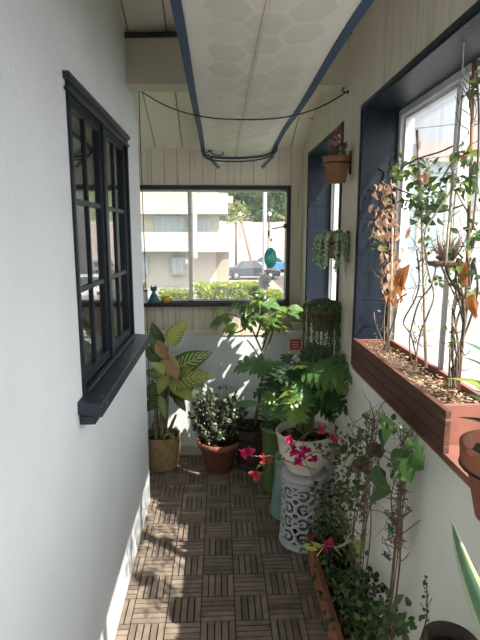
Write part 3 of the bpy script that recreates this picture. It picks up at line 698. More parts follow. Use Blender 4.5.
# 2 burro's tail
Y2 = 2.29; c2 = V((.515, Y2, aY(334, 258, Y2).z))
e = empty('trailing_succulent', c2, 'pale green trailing succulent with thick tails in a brown wall pot', 'potted plant')
pot(e, c2, .052, .095, .036, M_terra_old, lip=.3); bracket(c2, .049, .095, lab='black iron ring holding the pot of thick green tails')
M_burro = mat('burro_green', (.30, .40, .26), (.22, .32, .20), 20, .5, rnd=.6)
for k in range(15):
    a_ = k / 15 * 2 * PI + R.uniform(-.15, .15); ln = R.uniform(.05, .12) * (1.35 if R.random() < .3 else 1)
    o_ = V((math.cos(a_), math.sin(a_), 0)); b = c2 + V((0, 0, .092)) + o_ * .03
    path = [b, b + o_ * .028 + V((0, 0, .02)), b + o_ * .045 + V((0, 0, -.005)), b + o_ * .05 + V((0, 0, -.02 - ln))]
    mb = MB(); mb.tube(path, .004, 5, sub=4); N = int(26 + ln * 260)
    for q in range(N):
        t = q / N * 3; i = min(int(t), 2); p = path[i].lerp(path[i + 1], t - i); an = q * 2.4; d_ = (V((math.cos(an), math.sin(an), -.5)))
        mb.ball(p + d_ * .008, (.0052, .0052, .0075), 6, 4)
    part(mb, 'tail', M_burro, e)
mb = MB()
for k in range(60): p = c2 + V((R.uniform(-.045, .045), R.uniform(-.045, .045), .10 + R.uniform(0, .022))); mb.ball(p, (.006, .006, .008), 6, 4)
part(mb, 'crown', M_burro, e)

# 3 string of pearls pot
Y3 = 2.40; c3 = V((.555 - .05, Y3, aY(331, 330, Y3).z))
e = empty('string_of_pearls', c3, 'dark green string plant cascading from a pot near the corner, lowest on the wall', 'potted plant')
pot(e, c3, .058, .11, .042, M_terra_old, lip=.3); bracket(c3, .055, .11, lab='black iron ring holding the dark cascading plant')
M_pearl = mat('pearl_green', (.09, .145, .065), (.05, .085, .035), 30, .5, rnd=.7)
mb = MB(); cc = c3 + V((0, 0, .11))
for k in range(120):
    a_ = R.uniform(0, 2 * PI); rr = .095 * R.random() ** .4; o_ = V((math.cos(a_) * rr, math.sin(a_) * rr * .9, 0)); ln = (.07 + .28 * R.random() ** 1.8) * (.75 if abs(a_ - PI) < .5 else 1)
    if math.sin(a_) < -.35 and R.random() < .4: ln *= .5
    zt = .03 * (1 - rr / .1)
    p0_ = cc + o_ + V((0, 0, zt)); n_ = int(ln / .008)
    for q in range(n_):
        p = p0_ + V((R.uniform(-.003, .003), R.uniform(-.003, .003), -q * .008)); mb.ball(p, .0042, 5, 3)
part(mb, 'strands', M_pearl, e)
mb = MB()
for k in range(260):
    a_ = R.uniform(0, 2 * PI); rr = .10 * R.random() ** .6; mb.ball(cc + V((math.cos(a_) * rr, math.sin(a_) * rr * .9, .035 * (1 - (rr / .1) ** 2) + R.uniform(0, .012))), .006, 5, 4)
part(mb, 'crown', M_pearl, e)

# 4 near right terracotta wall pot with variegated leaves
c4 = V((.508, .80, 1.146))
e = empty('potted_croton', c4, 'yellow and green striped plant in a terracotta pot at the right edge', 'potted plant')
pot(e, c4, .082, .135, .050, M_terra, lip=.28, sz=.84); bracket(c4, .077, .135, lab='black iron ring holding the pot nearest the right edge')
M_croton = leafmat('croton_leaf', (.07, .17, .05), (.55, .60, .12), .8, .3, 'mid'); M_crotony = leafmat('croton_leaf_yellow', (.45, .52, .09), (.10, .22, .05), .6, .3, 'margin')
mb = MB(); b0 = c4 + V((0, 0, .11))
for k in range(26):
    a_ = k * 2.4; el = R.uniform(.1, 1.1); b = b0 + V((0, 0, .03 + k * .004)); l = R.uniform(.09, .14)
    mb.leaf(b, b + V((math.cos(a_), math.sin(a_), el)).normalized() * l, w=.27, n=6, arch=.12, fold=.3, mi=R.choice((0, 0, 1)))
part(mb, 'leaves', [M_croton, M_crotony], e)
mb = MB(); mb.tube([b0, b0 + V((.004, 0, .12))], .005); part(mb, 'stem', M_stem, e)

# ------------------------------------------------------------------ planter box in the window
PX0, PX1, PY0, PY1, PZ0, PZ1 = XR - .018, .745, 1.243, 2.124, 1.072, 1.198
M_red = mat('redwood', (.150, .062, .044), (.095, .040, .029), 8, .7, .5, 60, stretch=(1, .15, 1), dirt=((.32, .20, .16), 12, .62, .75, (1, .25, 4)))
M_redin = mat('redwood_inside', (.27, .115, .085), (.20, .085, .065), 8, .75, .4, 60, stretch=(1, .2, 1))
e = empty('planter_box', ((PX0 + PX1) / 2, (PY0 + PY1) / 2, PZ0), 'long redwood planter box standing in the large right window', 'planter box')
for k in range(3):
    mb = MB(); z = PZ0 + k * .042; mb.box((PX0, PY0 - .035, z + .001), (PX0 + .016, PY1, z + .0412)); part(mb, 'front_board', M_red, e, bevel=.0015)
mb = MB(); mb.box((PX1 - .014, PY0, PZ0), (PX1, PY1, PZ1)); part(mb, 'back_board', M_redin, e)
for ya in (PY0 + .02, PY1 - .016):
    mb = MB(); mb.box((PX0 + .016, ya, PZ0 + .01), (PX1 - .014, ya + .015, PZ1 - .006)); part(mb, 'end_board', M_redin, e)
mb = MB(); mb.box((PX0 + .004, PY0 - .30, PZ0 - .012), (PX1 - .014, PY1, PZ0 + .008)); part(mb, 'bottom_board', M_redin, e)
mb = MB(); nx, ny = 10, 60; x0, x1, y0, y1 = PX0 + .016, PX1 - .014, PY0 + .035, PY1 - .016; vs = []
for j in range(ny + 1):
    for i in range(nx + 1):
        x = x0 + (x1 - x0) * i / nx; y = y0 + (y1 - y0) * j / ny; vs.append((x, y, PZ1 - .03 + .012 * mnoise.noise(V((x * 30, y * 30, 0)))))
mb.add(vs, [(j*(nx+1)+i, j*(nx+1)+i+1, (j+1)*(nx+1)+i+1, (j+1)*(nx+1)+i) for j in range(ny) for i in range(nx)], 0, True)
part(mb, 'soil', mat('planter_soil', (.14, .095, .065), (.07, .05, .035), 60, .95, .8, 80), e)
mb = MB()
for k in range(900):
    y = y0 + (y1 - y0) * R.random() ** 1.2; p = V((R.uniform(x0 + .004, x1 - .004), y, PZ1 - .024 + R.uniform(0, .012))); s_ = R.uniform(.004, .012) * (1.3 if y < 1.55 else .7)
    d1 = rv().normalized() * s_; d2 = rv().normalized() * s_ * .6; d1.z *= .35; d2.z *= .35; th = V((0, 0, .0015))
    mb.add([p + d1, p + d2, p - d1, p - d2, p + d1 + th, p + d2 + th, p - d1 + th, p - d2 + th], [(0,3,2,1),(4,5,6,7),(0,1,5,4),(1,2,6,5),(2,3,7,6),(3,0,4,7)], R.choice((0, 0, 1, 2)))
o = part(mb, 'bark_chips', [mat('chip_tan', (.30, .20, .13)), mat('chip_brown', (.24, .14, .09)), mat('chip_pale', (.50, .38, .27))], e); o['kind'] = 'stuff'

# climbers in the planter: leaves, dry leaves, twining stems, stakes
M_vine = leafmat('vine_leaf', (.065, .11, .05), (.30, .36, .14), .4, .35, 'mid'); M_vine2 = leafmat('vine_leaf_light', (.24, .33, .08), (.4, .5, .15), .4, .45, 'mid')
M_dry = mat('dry_leaf', (.60, .39, .28), (.44, .25, .16), 20, .8, trans=.4, rnd=.8); M_dryo = mat('dry_leaf_orange', (.52, .24, .09), (.42, .17, .06), 20, .8, trans=.45, rnd=.6)
M_grey = mat('vine_stem_grey', (.17, .13, .10), (.10, .075, .06), 30, .8)
M_stakel = mat('stake_pale', (.42, .32, .24), (.34, .25, .18), 20, .7)
XV = .668
def path_uv(pts, x, jit=0): return [aX(u + (R.uniform(-jit, jit)), v, x + R.uniform(-.02, .02) * (jit > 0)) for u, v in pts]
def vtwigs(mb, u0, v0, u1, v1, n_, ln=.05):
    for k in range(n_):
        t = R.random(); p = aX(u0 + (u1 - u0) * t + R.uniform(-6, 6), v0 + (v1 - v0) * t, XV + R.uniform(-.03, .03)); pts = [p]; d_ = rv()
        for q in range(4): d_ = d_ * .7 + rv(.6) + V((0, 0, .12)); pts.append(pts[-1] + d_ * ln * .35)
        mb.tube(pts, [.0016, .0014, .0012, .001, .0006], 4, sub=3)
# left climber
e = empty('climbing_vine', aX(385, 352, XV), 'dried vine with hanging orange-brown leaves, left end of the planter', 'climbing plant', 'vines in the redwood planter')
mb = MB()
for pts in (((386, 352), (387, 320), (389, 280), (391, 240), (392, 200), (390, 180)), ((384, 352), (385, 310), (393, 270), (387, 230), (384, 198), (378, 185)), ((388, 350), (380, 335), (376, 322), (374, 312)),
            ((383, 350), (394, 318), (398, 300), (406, 294)), ((391, 185), (400, 170), (415, 160), (440, 152), (452, 146)), ((371, 172), (374, 176), (380, 182), (400, 190), (420, 197))):
    mb.tube(path_uv(pts, XV, 1), .0028, 5, sub=4)
vtwigs(mb, 386, 345, 388, 190, 34)
part(mb, 'stems', M_grey, e)
mb = MB(); mb.tube(path_uv(((388, 352), (391, 290), (393, 205)), XV), .0045, 6); part(mb, 'stake', M_stakel, e)
mb = MB()
for k in range(160):
    v = R.uniform(182, 300); t = (v - 182) / 118; u = 389 + R.uniform(-15, 12) * (1 - .3 * t) + 8 * (t ** 2) - (6 if v < 230 else 0)
    if 235 < v < 250 and R.random() < .5: continue
    b = aX(u, v, XV + R.uniform(-.05, .03)); dr = (V((0, 0, -1)) + rv(.55)).normalized(); mb.leaf(b, b + dr * R.uniform(.022, .046), rv(), w=.42, n=4, arch=.2, fold=.6, mi=0 if v < 270 else R.choice((0, 1)))
for (u, v, u2, v2) in ((404, 270, 406, 292), (410, 264, 401, 300), (398, 285, 397, 305)):
    b = aX(u, v, XV); mb.leaf(b, aX(u2, v2, XV - .01), V((-1, -.5, 0)), w=.4, n=5, fold=.6, mi=1)
part(mb, 'dry_leaves', [M_dry, M_dryo], e)
mb = MB()
for k in range(16): b = aX(R.uniform(372, 384), R.uniform(236, 250), XV + R.uniform(-.03, .03)); mb.leaf(b, b + rv().normalized() * .022, rv(), w=.6, n=3)
for k in range(14): b = aX(R.uniform(370, 400), R.uniform(310, 340), XV + R.uniform(-.03, .03)); mb.leaf(b, b + rv().normalized() * .02, rv(), w=.5, n=3, mi=1)
part(mb, 'leaves', [M_vine2, M_vine], e)
# middle climber
e = empty('climbing_vine', aX(420, 362, XV), 'green-leaved vine on a tall stake in the middle of the planter', 'climbing plant', 'vines in the redwood planter')
mb = MB()
for pts in (((412, 365), (409, 340), (414, 318), (421, 300), (432, 285), (436, 262)), ((415, 366), (419, 335), (428, 315), (433, 295), (428, 270), (424, 240), (421, 205)), ((417, 366), (410, 335), (404, 322), (414, 300), (420, 280), (417, 250)),
            ((424, 240), (430, 215), (437, 205), (446, 195), (440, 185), (452, 162), (470, 152)), ((420, 262), (432, 250), (446, 262)), ((421, 218), (414, 204), (404, 200), (396, 203)), ((418, 202), (432, 212), (448, 210), (462, 205))):
    mb.tube(path_uv(pts, XV, 1), .0027, 5, sub=4)
vtwigs(mb, 418, 350, 424, 170, 50)
part(mb, 'stems', M_grey, e)
mb = MB(); mb.tube(path_uv(((426, 368), (424, 290), (422, 220), (417, 130)), XV), .0048, 6); part(mb, 'stake', M_stakel, e)
mb = MB()
for (u0, v0, ru, rv_, n_, l) in ((402, 172, 20, 12, 30, .040), (420, 190, 14, 14, 28, .038), (422, 207, 22, 14, 32, .045), (440, 188, 14, 18, 16, .034), (412, 168, 20, 8, 14, .034), (442, 262, 14, 9, 12, .034), (440, 280, 14, 6, 8, .028), (424, 240, 8, 25, 10, .024)):
    for k in range(int(n_ * 1.5)):
        b = aX(u0 + R.gauss(0, .52) * ru, v0 + R.gauss(0, .52) * rv_, XV + R.uniform(-.06, .05)); dr = (rv() + V((0, 0, -.25))).normalized()
        mb.leaf(b, b + dr * l * R.uniform(.5, 1.05), rv() + V((-.6, -.6, .6)), w=.55, n=4, fold=.25, mi=R.choice((0, 0, 0, 1)))
part(mb, 'leaves', [M_vine, M_vine2], e)
mb = MB()
for k in range(12): b = aX(R.uniform(410, 428), R.uniform(168, 182), XV + R.uniform(-.04, .03)); mb.leaf(b, b + (rv() + V((0, 0, -.6))).normalized() * .035, rv(), w=.45, n=4, fold=.5)
for k in range(5): b = aX(R.uniform(407, 412), R.uniform(225, 235), XV); mb.leaf(b, b + (rv(.5) + V((0, 0, -1))).normalized() * .03, rv(), w=.45, n=4, fold=.5)
part(mb, 'dry_leaves', [M_dry], e)
# right climber: a braid of stems
e = empty('climbing_vine', aX(455, 384, XV), 'vine of many braided stems at the right of the planter', 'climbing plant', 'vines in the redwood planter')
mb = MB()
for k in range(11):
    ph = k * 2.4; fr_ = R.uniform(3, 8); pts = []
    for q in range(14):
        t = q / 13; v = 388 - t * 130; u = 452 + t * 14 + math.sin(t * fr_ + ph) * (4 + 5 * t) + R.uniform(-.8, .8); pts.append(aX(u, v, XV + .018 * math.cos(t * fr_ + ph)))
    mb.tube(pts, .0032, 5, sub=3)
for pts in (((466, 262), (470, 200), (473, 140), (470, 90)), ((472, 230), (476, 180), (479, 120), (476, 60)), ((440, 262), (450, 285), (458, 300)), ((462, 258), (452, 250), (447, 268), (456, 290)), ((474, 262), (478, 290), (470, 320), (462, 340))):
    mb.tube(path_uv(pts, XV, 1), .0032, 5, sub=4)
vtwigs(mb, 456, 360, 472, 80, 50)
part(mb, 'stems', M_grey, e)
mb = MB(); mb.tube(path_uv(((458, 390), (466, 300), (470, 190), (474, 60)), XV + .01), .005, 6); part(mb, 'stake', mat('stake_rust', (.34, .17, .10)), e)
mb = MB()
for (u0, v0, ru, rv_, n_, l) in ((470, 155, 12, 8, 10, .045), (474, 90, 10, 8, 9, .036), (466, 185, 14, 14, 18, .045), (470, 235, 12, 14, 12, .036), (462, 275, 16, 10, 10, .034), (472, 296, 12, 8, 8, .04), (452, 335, 10, 14, 8, .026), (476, 75, 5, 14, 6, .03)):
    for k in range(int(n_ * 1.5)):
        b = aX(u0 + R.gauss(0, .52) * ru, v0 + R.gauss(0, .52) * rv_, XV + R.uniform(-.05, .04)); dr = (rv() + V((0, 0, -.2))).normalized()
        mb.leaf(b, b + dr * l * R.uniform(.5, 1.05), rv() + V((-.6, -.6, .6)), w=.5, n=4, fold=.25, mi=R.choice((0, 0, 1)))
part(mb, 'leaves', [M_vine, M_vine2], e)
mb = MB()
for (u, v, u2, v2) in ((467, 262, 465, 285), (474, 290, 478, 318), (470, 150, 464, 170), (478, 300, 476, 320), (468, 268, 468, 290)):
    mb.leaf(aX(u, v, XV), aX(u2, v2, XV - .01), V((-1, -.5, 0)), w=.45, n=5, fold=.5)
part(mb, 'dry_leaves', [M_dryo], e)

# hanging air plant
XA = .640
ct = aX(447, 263, XA); ctop = aX(455, 152, XA)
e = empty('plant_hanger', ctop, 'cream rope hanger with ring and round tray in front of the large right window', 'hanger')
M_rope = mat('rope_cream', (.50, .48, .40), (.40, .38, .31), 60, .9, .5, 90)
mb = MB(); n = 20; rc = aX(454.5, 160, XA)
mb.tube([rc + V((.0, .011 * math.sin(2*PI*k/n) , .020 * math.cos(2*PI*k/n))) for k in range(n + 1)], .0032, 6); part(mb, 'ring', mat('ring_steel', (.5, .5, .48), metal=.6, rough=.4), e)
mb = MB(); mb.ball(aX(454.5, 167, XA), (.011, .011, .012)); mb.tube([aX(454.5, 167, XA), aX(454, 186, XA)], .006, 8); part(mb, 'knot', M_rope, e)
kn = aX(454, 186, XA); tr_ = .052
for k in range(4):
    a_ = PI / 4 + k * PI / 2 + .3; rim = ct + V((math.cos(a_) * tr_, math.sin(a_) * tr_, 0)); mid = kn.lerp(rim, .62) + V((math.cos(a_), math.sin(a_), 0)) * .040
    mb = MB(); mb.tube([kn, mid + V((0, 0, .002)), mid, rim, rim.lerp(ct, .2) + V((0, 0, -.006))], .0030, 6); part(mb, 'rope', M_rope, e)
mb = MB(); mb.lathe([(0, -.008), (tr_ * .95, -.008), (tr_, -.002), (tr_, .004), (tr_ * .92, .002), (0, 0)], ct, 28); part(mb, 'tray', mat('tray_wood', (.20, .13, .09)), e)
mb = MB(); mb.tube([aX(454.8, 152, XA), aX(462, 80, XA), aX(462, 0, XA) + V((0, 0, .35))], .002, 5); part(mb, 'hanging_line', mat('line_clear', (.5, .5, .48)), e)
e = empty('air_plant', ct + V((0, 0, .004)), 'spiky grey-green air plant with pink tips resting on the hanging tray', 'plant')
mb = MB(); mp = MB()
for k in range(46):
    a_ = R.uniform(0, 2 * PI); el = R.uniform(.5, 2.6); b = ct + V((math.cos(a_) * .015, math.sin(a_) * .012, .006)); dr = V((math.cos(a_), math.sin(a_), el)).normalized()
    if el > 1.9: mp.leaf(b, b + dr * R.uniform(.07, .115), V((math.cos(a_), math.sin(a_), 0)), w=.09, n=6, arch=.05, fold=.6, shape='blade')
    else: mb.leaf(b, b + dr * R.uniform(.05, .09), V((0, 0, 1)), w=.11, n=6, arch=.18, fold=.6, shape='blade')
part(mb, 'leaves', mat('airplant_green', (.22, .27, .18), (.16, .21, .13), rnd=.5), e); part(mp, 'pink_leaves', mat('airplant_pink', (.42, .19, .17), (.28, .20, .15), rnd=.6), e)

# ------------------------------------------------------------------ things on the far window sill and hanging there
zs = FW[2] + .026
cx = aY(154, 300, YF - .04).x; c = V((cx, YF - .04, zs))
e = empty('cat_figurine', c, 'teal sitting cat figurine on the far window sill', 'figurine')
mb = MB(); mb.lathe([(0, 0), (.040, 0), (.041, .008), (.034, .03), (.022, .055), (.012, .072), (.010, .082)], c, 20)
mb.ball(c + V((0, 0, .096)), (.024, .017, .018)); M_cat = mat('cat_teal', (.045, .13, .16), (.03, .09, .12), 30, .5)
part(mb, 'body', M_cat, e)
for sg in (-1, 1):
    mb = MB(); mb.lathe([(.009, 0), (.001, .022)], c + V((sg * .016, 0, .104)), 8); part(mb, 'ear', M_cat, e)
mb = MB(); mb.tube([c + V((.03, 0, .006)), c + V((.052, -.004, .008)), c + V((.058, -.006, .02))], .004, 6, sub=4); part(mb, 'tail', M_cat, e)
c = V((aY(165.5, 300, YF - .04).x, YF - .04, zs)); e = empty('cup', c, 'small mustard yellow cup on the far window sill beside the cat', 'cup')
mb = MB(); mb.lathe([(0, 0), (.026, 0), (.029, .042), (.026, .042), (.023, .006), (0, .006)], c, 20); part(mb, 'body', mat('mustard', (.42, .30, .04), (.33, .23, .04)), e)
mb = MB(); mb.tube([c + V((.027, 0, .034)), c + V((.040, 0, .03)), c + V((.040, 0, .014)), c + V((.026, 0, .01))], .0035, 6, sub=4); part(mb, 'handle', mat('mustard', (0, 0, 0)), e)
c = V((aY(142.5, 300, YF - .05).x, YF - .05, zs)); e = empty('potted_plant', c, 'white square pot with a small green plant at the left end of the sill', 'potted plant')
mb = MB(); mb.box(c + V((-.036, -.022, 0)), c + V((.036, .022, .085))); part(mb, 'pot', mat('pot_white', (.62, .62, .60)), e, bevel=.003)
mb = MB(); mb.box(c + V((-.038, -.024, .083)), c + V((.038, .024, .092))); part(mb, 'rim', M_iron, e)
mb = MB(); lump(mb, c + V((0, 0, .115)), (.028, .018, .025), 40, .022, .5); part(mb, 'leaves', M_vine2, e)

YB = 3.545
wp = aY(286, 226, YB)
e = empty('sun_catcher', wp, 'round blue-green glass sun catcher hanging from a black arm at the far window', 'ornament')
mb = MB(); ar = aY(272, 229, YB); mb.tube([wp + V((.02, .03, 0)), wp, ar], .004, 6); mb.box(wp + V((-.012, .0, -.016)), wp + V((.02, .05, .014))); part(mb, 'arm', M_iron, e)
mb = MB(); pts = [aY(271, v, YB) for v in (229, 244, 247)]; mb.tube(pts, .0018, 5); mb.ball(aY(271, 240, YB), .008); mb.tube([aY(268.5, v, YB) for v in (231, 236)], .006, 6); part(mb, 'chain', M_iron, e)
cg = aY(270.5, 258, YB); n = 28
mb = MB(); N = 24; vs = []; fs = []
rx, rz2 = .041, .070
for dyy in (-.004, .004):
    vs.append(cg + V((0, dyy * 1.6, 0)))
    for k in range(N): vs.append(cg + V((rx * math.cos(2*PI*k/N), dyy, rz2 * math.sin(2*PI*k/N))))
fs = [(0, k + 1, (k + 1) % N + 1) for k in range(N)] + [(N + 1, N + 2 + (k + 1) % N, N + 2 + k) for k in range(N)] + [(k + 1, N + 2 + k, N + 2 + (k + 1) % N, (k + 1) % N + 1) for k in range(N)]
mb.add(vs, fs, 0, True); part(mb, 'glass_disc', mat('fused_glass', (.14, .55, .52), (.22, .68, .50), 30, .15, spec=.6, trans=.5, dirt=((.03, .30, .62), 22, .5, .6, (1, 1, 1))), e)
mb = MB(); mb.tube([cg + V((rx * math.cos(2*PI*k/N), 0, rz2 * math.sin(2*PI*k/N))) for k in range(N + 1)], .003, 6)
for a_ in (0.6, 1.5, 2.4): mb.tube([cg + V((rx * math.cos(a_), -.006, rz2 * math.sin(a_))), cg + V((-rx * math.cos(a_ + .3), -.006, -rz2 * math.sin(a_ + .3)))], .0012, 4)
part(mb, 'lead_rim', mat('lead_green', (.08, .28, .25)), e)
# white petal spinner on a thin rod, standing outside the window
ys = 3.80; cs = aY(264, 281, ys); e = empty('wind_spinner', (cs.x, ys, GZ), 'white petalled spinner on a thin dark rod outside the far window', 'ornament')
mb = MB(); mb.tube([(cs.x + .03, ys + .02, GZ), (cs.x + .03, ys + .02, aY(271, 190, ys).z)], .0035, 6); part(mb, 'rod', mat('rod_grey', (.16, .15, .14)), e)
mb = MB()
for k in range(9):
    a_ = k * 2 * PI / 9; mb.leaf(cs, cs + V((math.cos(a_) * .06, -.008, math.sin(a_) * .075)), V((0, -1, 0)), w=.55, n=4, fold=.3)
part(mb, 'petals', mat('petal_white', (.85, .85, .88), (.75, .75, .8), trans=.3), e, solid=.002)
mb = MB(); c_ = aY(270, 272, ys); mb.lathe([(0, 0), (.045, .002), (.05, .014), (.02, .02), (0, .02)], c_, 18); part(mb, 'dish', mat('dish_rose', (.45, .28, .27), (.3, .3, .38), 20), e)

# ------------------------------------------------------------------ corner: white post box with a red notice, pot on top
x0, x1 = aY(288.5, 335, 3.42).x, .592; zt = aY(300, 331, 3.42).z
e = empty('post_stand', ((x0 + x1) / 2, 3.49, 0), 'white painted wooden post stand in the far right corner with a red notice', 'stand')
mb = MB(); mb.box((x0, 3.43, 0), (x1, 3.555, zt - .02)); part(mb, 'post', mat('post_white', (.58, .57, .50), (.50, .49, .42), 6, .7), e, bevel=.003)
mb = MB(); mb.box((x0 - .012, 3.415, zt - .02), (XR - .014, 3.556, zt)); part(mb, 'cap', mat('post_cap', (.66, .65, .58)), e, bevel=.002)
p, q = aY(289.5, 350.5, 3.425), aY(301.5, 338.5, 3.425)
mb = MB(); mb.box((p.x, 3.424, p.z), (q.x, 3.4295, q.z)); 
W_, H_ = q.x - p.x, q.z - p.z
for k in range(7):       # striped red and white border
    for (zz) in (p.z, q.z - .006):
        xx = p.x + W_ * k / 7; mb.box((xx, 3.4225, zz), (xx + W_ / 14, 3.4245, zz + .006), 1)
    for xx in (p.x, q.x - .006):
        zz = p.z + H_ * k / 7; mb.box((xx, 3.4225, zz), (xx + .006, 3.4245, zz + H_ / 14), 1)
# three worn lines of white writing
for r_, runs in enumerate((((.22, .34), (.38, .46), (.52, .60), (.66, .78)), ((.20, .28), (.32, .44), (.48, .62), (.66, .74)), ((.22, .36), (.40, .50), (.54, .60), (.64, .80)))):
    for a_, b_ in runs:
        zz = q.z - H_ * (.30 + .22 * r_); mb.box((p.x + W_ * a_, 3.4225, zz - .004), (p.x + W_ * b_, 3.4245, zz + .004), 1)
part(mb, 'notice', [mat('notice_red', (.62, .03, .06), (.55, .03, .05), rough=.5), mat('notice_white', (.75, .70, .68))], e, 'red notice with white striped border')
c = V((aY(300, 330, 3.47).x - .005, 3.475, zt)); e = empty('potted_plant', c, 'light green leafy plant in a shallow cream pot on the corner post', 'potted plant')
pot(e, c, .062, .06, .045, mat('pot_cream', (.60, .54, .42), (.5, .45, .35)), lip=.2)
mb = MB()
for k in range(34):
    a_ = R.uniform(0, 2 * PI); b = c + V((math.cos(a_) * .02, math.sin(a_) * .02, .05 + R.uniform(0, .09))); d_ = V((math.cos(a_), math.sin(a_) * .5 - .15, R.uniform(-.3, .9))).normalized()
    mb.leaf(b, b + d_ * R.uniform(.05, .085), w=.6, n=5, fold=.2, curl=.15)
part(mb, 'leaves', leafmat('pothos_leaf', (.26, .42, .09), (.45, .6, .2), .4, .4, 'mid'), e)
mb = MB(); mb.tube([c + V((0, 0, .04)), c + V((0, 0, .14))], .004); part(mb, 'stem', M_stemg, e)

# ------------------------------------------------------------------ basket with dieffenbachia
c = V((-.415, 3.385, 0)); e = empty('wicker_basket', c, 'tan woven wicker basket on the deck in the far left corner', 'basket')
mb = MB(); n = 72; rows = 26; rb, rt, hb = .100, .125, .235; vs = []
for j in range(rows + 1):
    t = j / rows
    for k in range(n):
        a_ = 2 * PI * k / n; rr = rb + (rt - rb) * t + .008 * math.sin(PI * t) + .0030 * math.cos(k * PI / 1.5 + j * PI) + .002 * (j % 2); vs.append(c + V((rr * math.cos(a_), rr * math.sin(a_), hb * t + .002)))
mb.add(vs, [(j*n+k, j*n+(k+1)%n, (j+1)*n+(k+1)%n, (j+1)*n+k) for j in range(rows) for k in range(n)], 0, True)
M_wick = mat('wicker', (.42, .29, .15), (.30, .20, .10), 40, .7, .6, 80)
part(mb, 'weave', M_wick, e, solid=.006)
mb = MB(); mb.tube([c + V((rt * math.cos(2*PI*k/36), rt * math.sin(2*PI*k/36), hb + .004)) for k in range(37)], .008, 8); part(mb, 'rim', M_wick, e)
mb = MB(); mb.lathe([(0, .004), (rb, .004), (rb, .01)], c, 24); part(mb, 'base', M_wick, e)
for sg, an in ((0, -1.1), (1, 2.0)):
    p = c + V((rt * math.cos(an), rt * math.sin(an), hb)); tdir = V((-math.sin(an), math.cos(an), 0)) * .035
    mb = MB(); mb.tube([p - tdir, p - tdir * .7 + V((0, 0, .045)), p + tdir * .7 + V((0, 0, .045)), p + tdir], .006, 6, sub=5); part(mb, 'handle', M_wick, e)
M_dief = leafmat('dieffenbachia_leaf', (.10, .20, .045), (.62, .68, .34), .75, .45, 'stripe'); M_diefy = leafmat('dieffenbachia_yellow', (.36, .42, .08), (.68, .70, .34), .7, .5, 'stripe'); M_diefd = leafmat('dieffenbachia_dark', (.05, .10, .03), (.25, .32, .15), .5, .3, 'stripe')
b0 = c + V((0, 0, .17)); e = empty('dieffenbachia', b0, 'large yellow-green variegated plant with one dried leaf growing in the wicker basket', 'potted plant')
mb = MB(); mb.lathe([(0, .0), (.07, 0), (.10, .035), (.0, .045)], b0, 20); part(mb, 'soil', M_soil, e)
mb = MB(); stems = [((-.02, -.01), (172, 345)), ((.015, .0), (168, 370)), ((.0, -.03), (160, 380)), ((-.03, .02), (152, 360)), ((.03, .0), (176, 395)), ((.0, .03), (164, 350)), ((-.04, -.03), (155, 385))]
for (ox, oy), (u, v) in stems:
    s0 = b0 + V((ox, oy, .03)); s1 = aY(u, v + 20, 3.32); mb.tube([s0, s0.lerp(s1, .5) + V((.005, 0, .02)), s1], [.014, .012, .007], 8, sub=4)
part(mb, 'stem', mat('dieff_stem', (.22, .24, .12), (.16, .15, .09), 20), e)
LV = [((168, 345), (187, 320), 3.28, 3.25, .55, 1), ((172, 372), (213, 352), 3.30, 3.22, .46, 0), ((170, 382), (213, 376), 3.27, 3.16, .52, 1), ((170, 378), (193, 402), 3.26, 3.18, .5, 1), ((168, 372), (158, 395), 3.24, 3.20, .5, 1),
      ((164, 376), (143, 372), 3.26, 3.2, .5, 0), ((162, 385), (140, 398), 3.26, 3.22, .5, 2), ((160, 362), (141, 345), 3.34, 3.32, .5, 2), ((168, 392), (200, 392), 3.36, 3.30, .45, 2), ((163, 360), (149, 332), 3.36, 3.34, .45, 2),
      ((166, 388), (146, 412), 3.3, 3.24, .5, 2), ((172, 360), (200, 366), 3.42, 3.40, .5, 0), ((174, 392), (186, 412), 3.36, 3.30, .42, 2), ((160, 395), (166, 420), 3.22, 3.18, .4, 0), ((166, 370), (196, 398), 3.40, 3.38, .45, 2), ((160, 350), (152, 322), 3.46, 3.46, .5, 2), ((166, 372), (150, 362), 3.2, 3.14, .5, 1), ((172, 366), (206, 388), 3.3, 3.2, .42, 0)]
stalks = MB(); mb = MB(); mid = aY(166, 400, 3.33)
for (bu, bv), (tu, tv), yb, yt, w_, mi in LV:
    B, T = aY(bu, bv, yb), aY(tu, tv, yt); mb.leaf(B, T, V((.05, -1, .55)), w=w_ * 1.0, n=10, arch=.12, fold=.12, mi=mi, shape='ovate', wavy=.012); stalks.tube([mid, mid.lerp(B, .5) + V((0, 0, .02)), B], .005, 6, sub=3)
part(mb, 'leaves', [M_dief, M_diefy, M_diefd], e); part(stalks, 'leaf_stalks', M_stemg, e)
mb = MB(); mb.leaf(aY(166, 356, 3.2), aY(178, 380, 3.19), V((.1, -1, .2)), w=.6, n=8, arch=.1, fold=-.3); mb.leaf(aY(158, 340, 3.22), aY(170, 362, 3.2), V((-.3, -1, .3)), w=.5, n=8, arch=.1, fold=.5)
part(mb, 'dry_leaf', mat('papery_brown', (.46, .31, .17), (.36, .23, .12), 20, .8, trans=.3), e, 'dried papery brown leaf')
mb = MB(); lump(mb, b0 + V((.04, -.05, .06)), (.09, .05, .03), 110, .02, .7, mis=[0, 0, 1]); part(mb, 'trailing_leaves', [mat('creeper_green', (.20, .26, .08), (.30, .34, .12), rnd=.6, trans=.3), mat('creeper_dark', (.06, .10, .04), rnd=.5)], e)
mb = MB()
for k in range(90): mb.ball(c + V((.05 + R.uniform(-.03, .05), -.118 + R.uniform(-.008, .004), .235 - R.random() ** 1.4 * .10)), .0038, 5, 3)
part(mb, 'trailing_buds', mat('bud_yellow', (.55, .48, .16)), e)

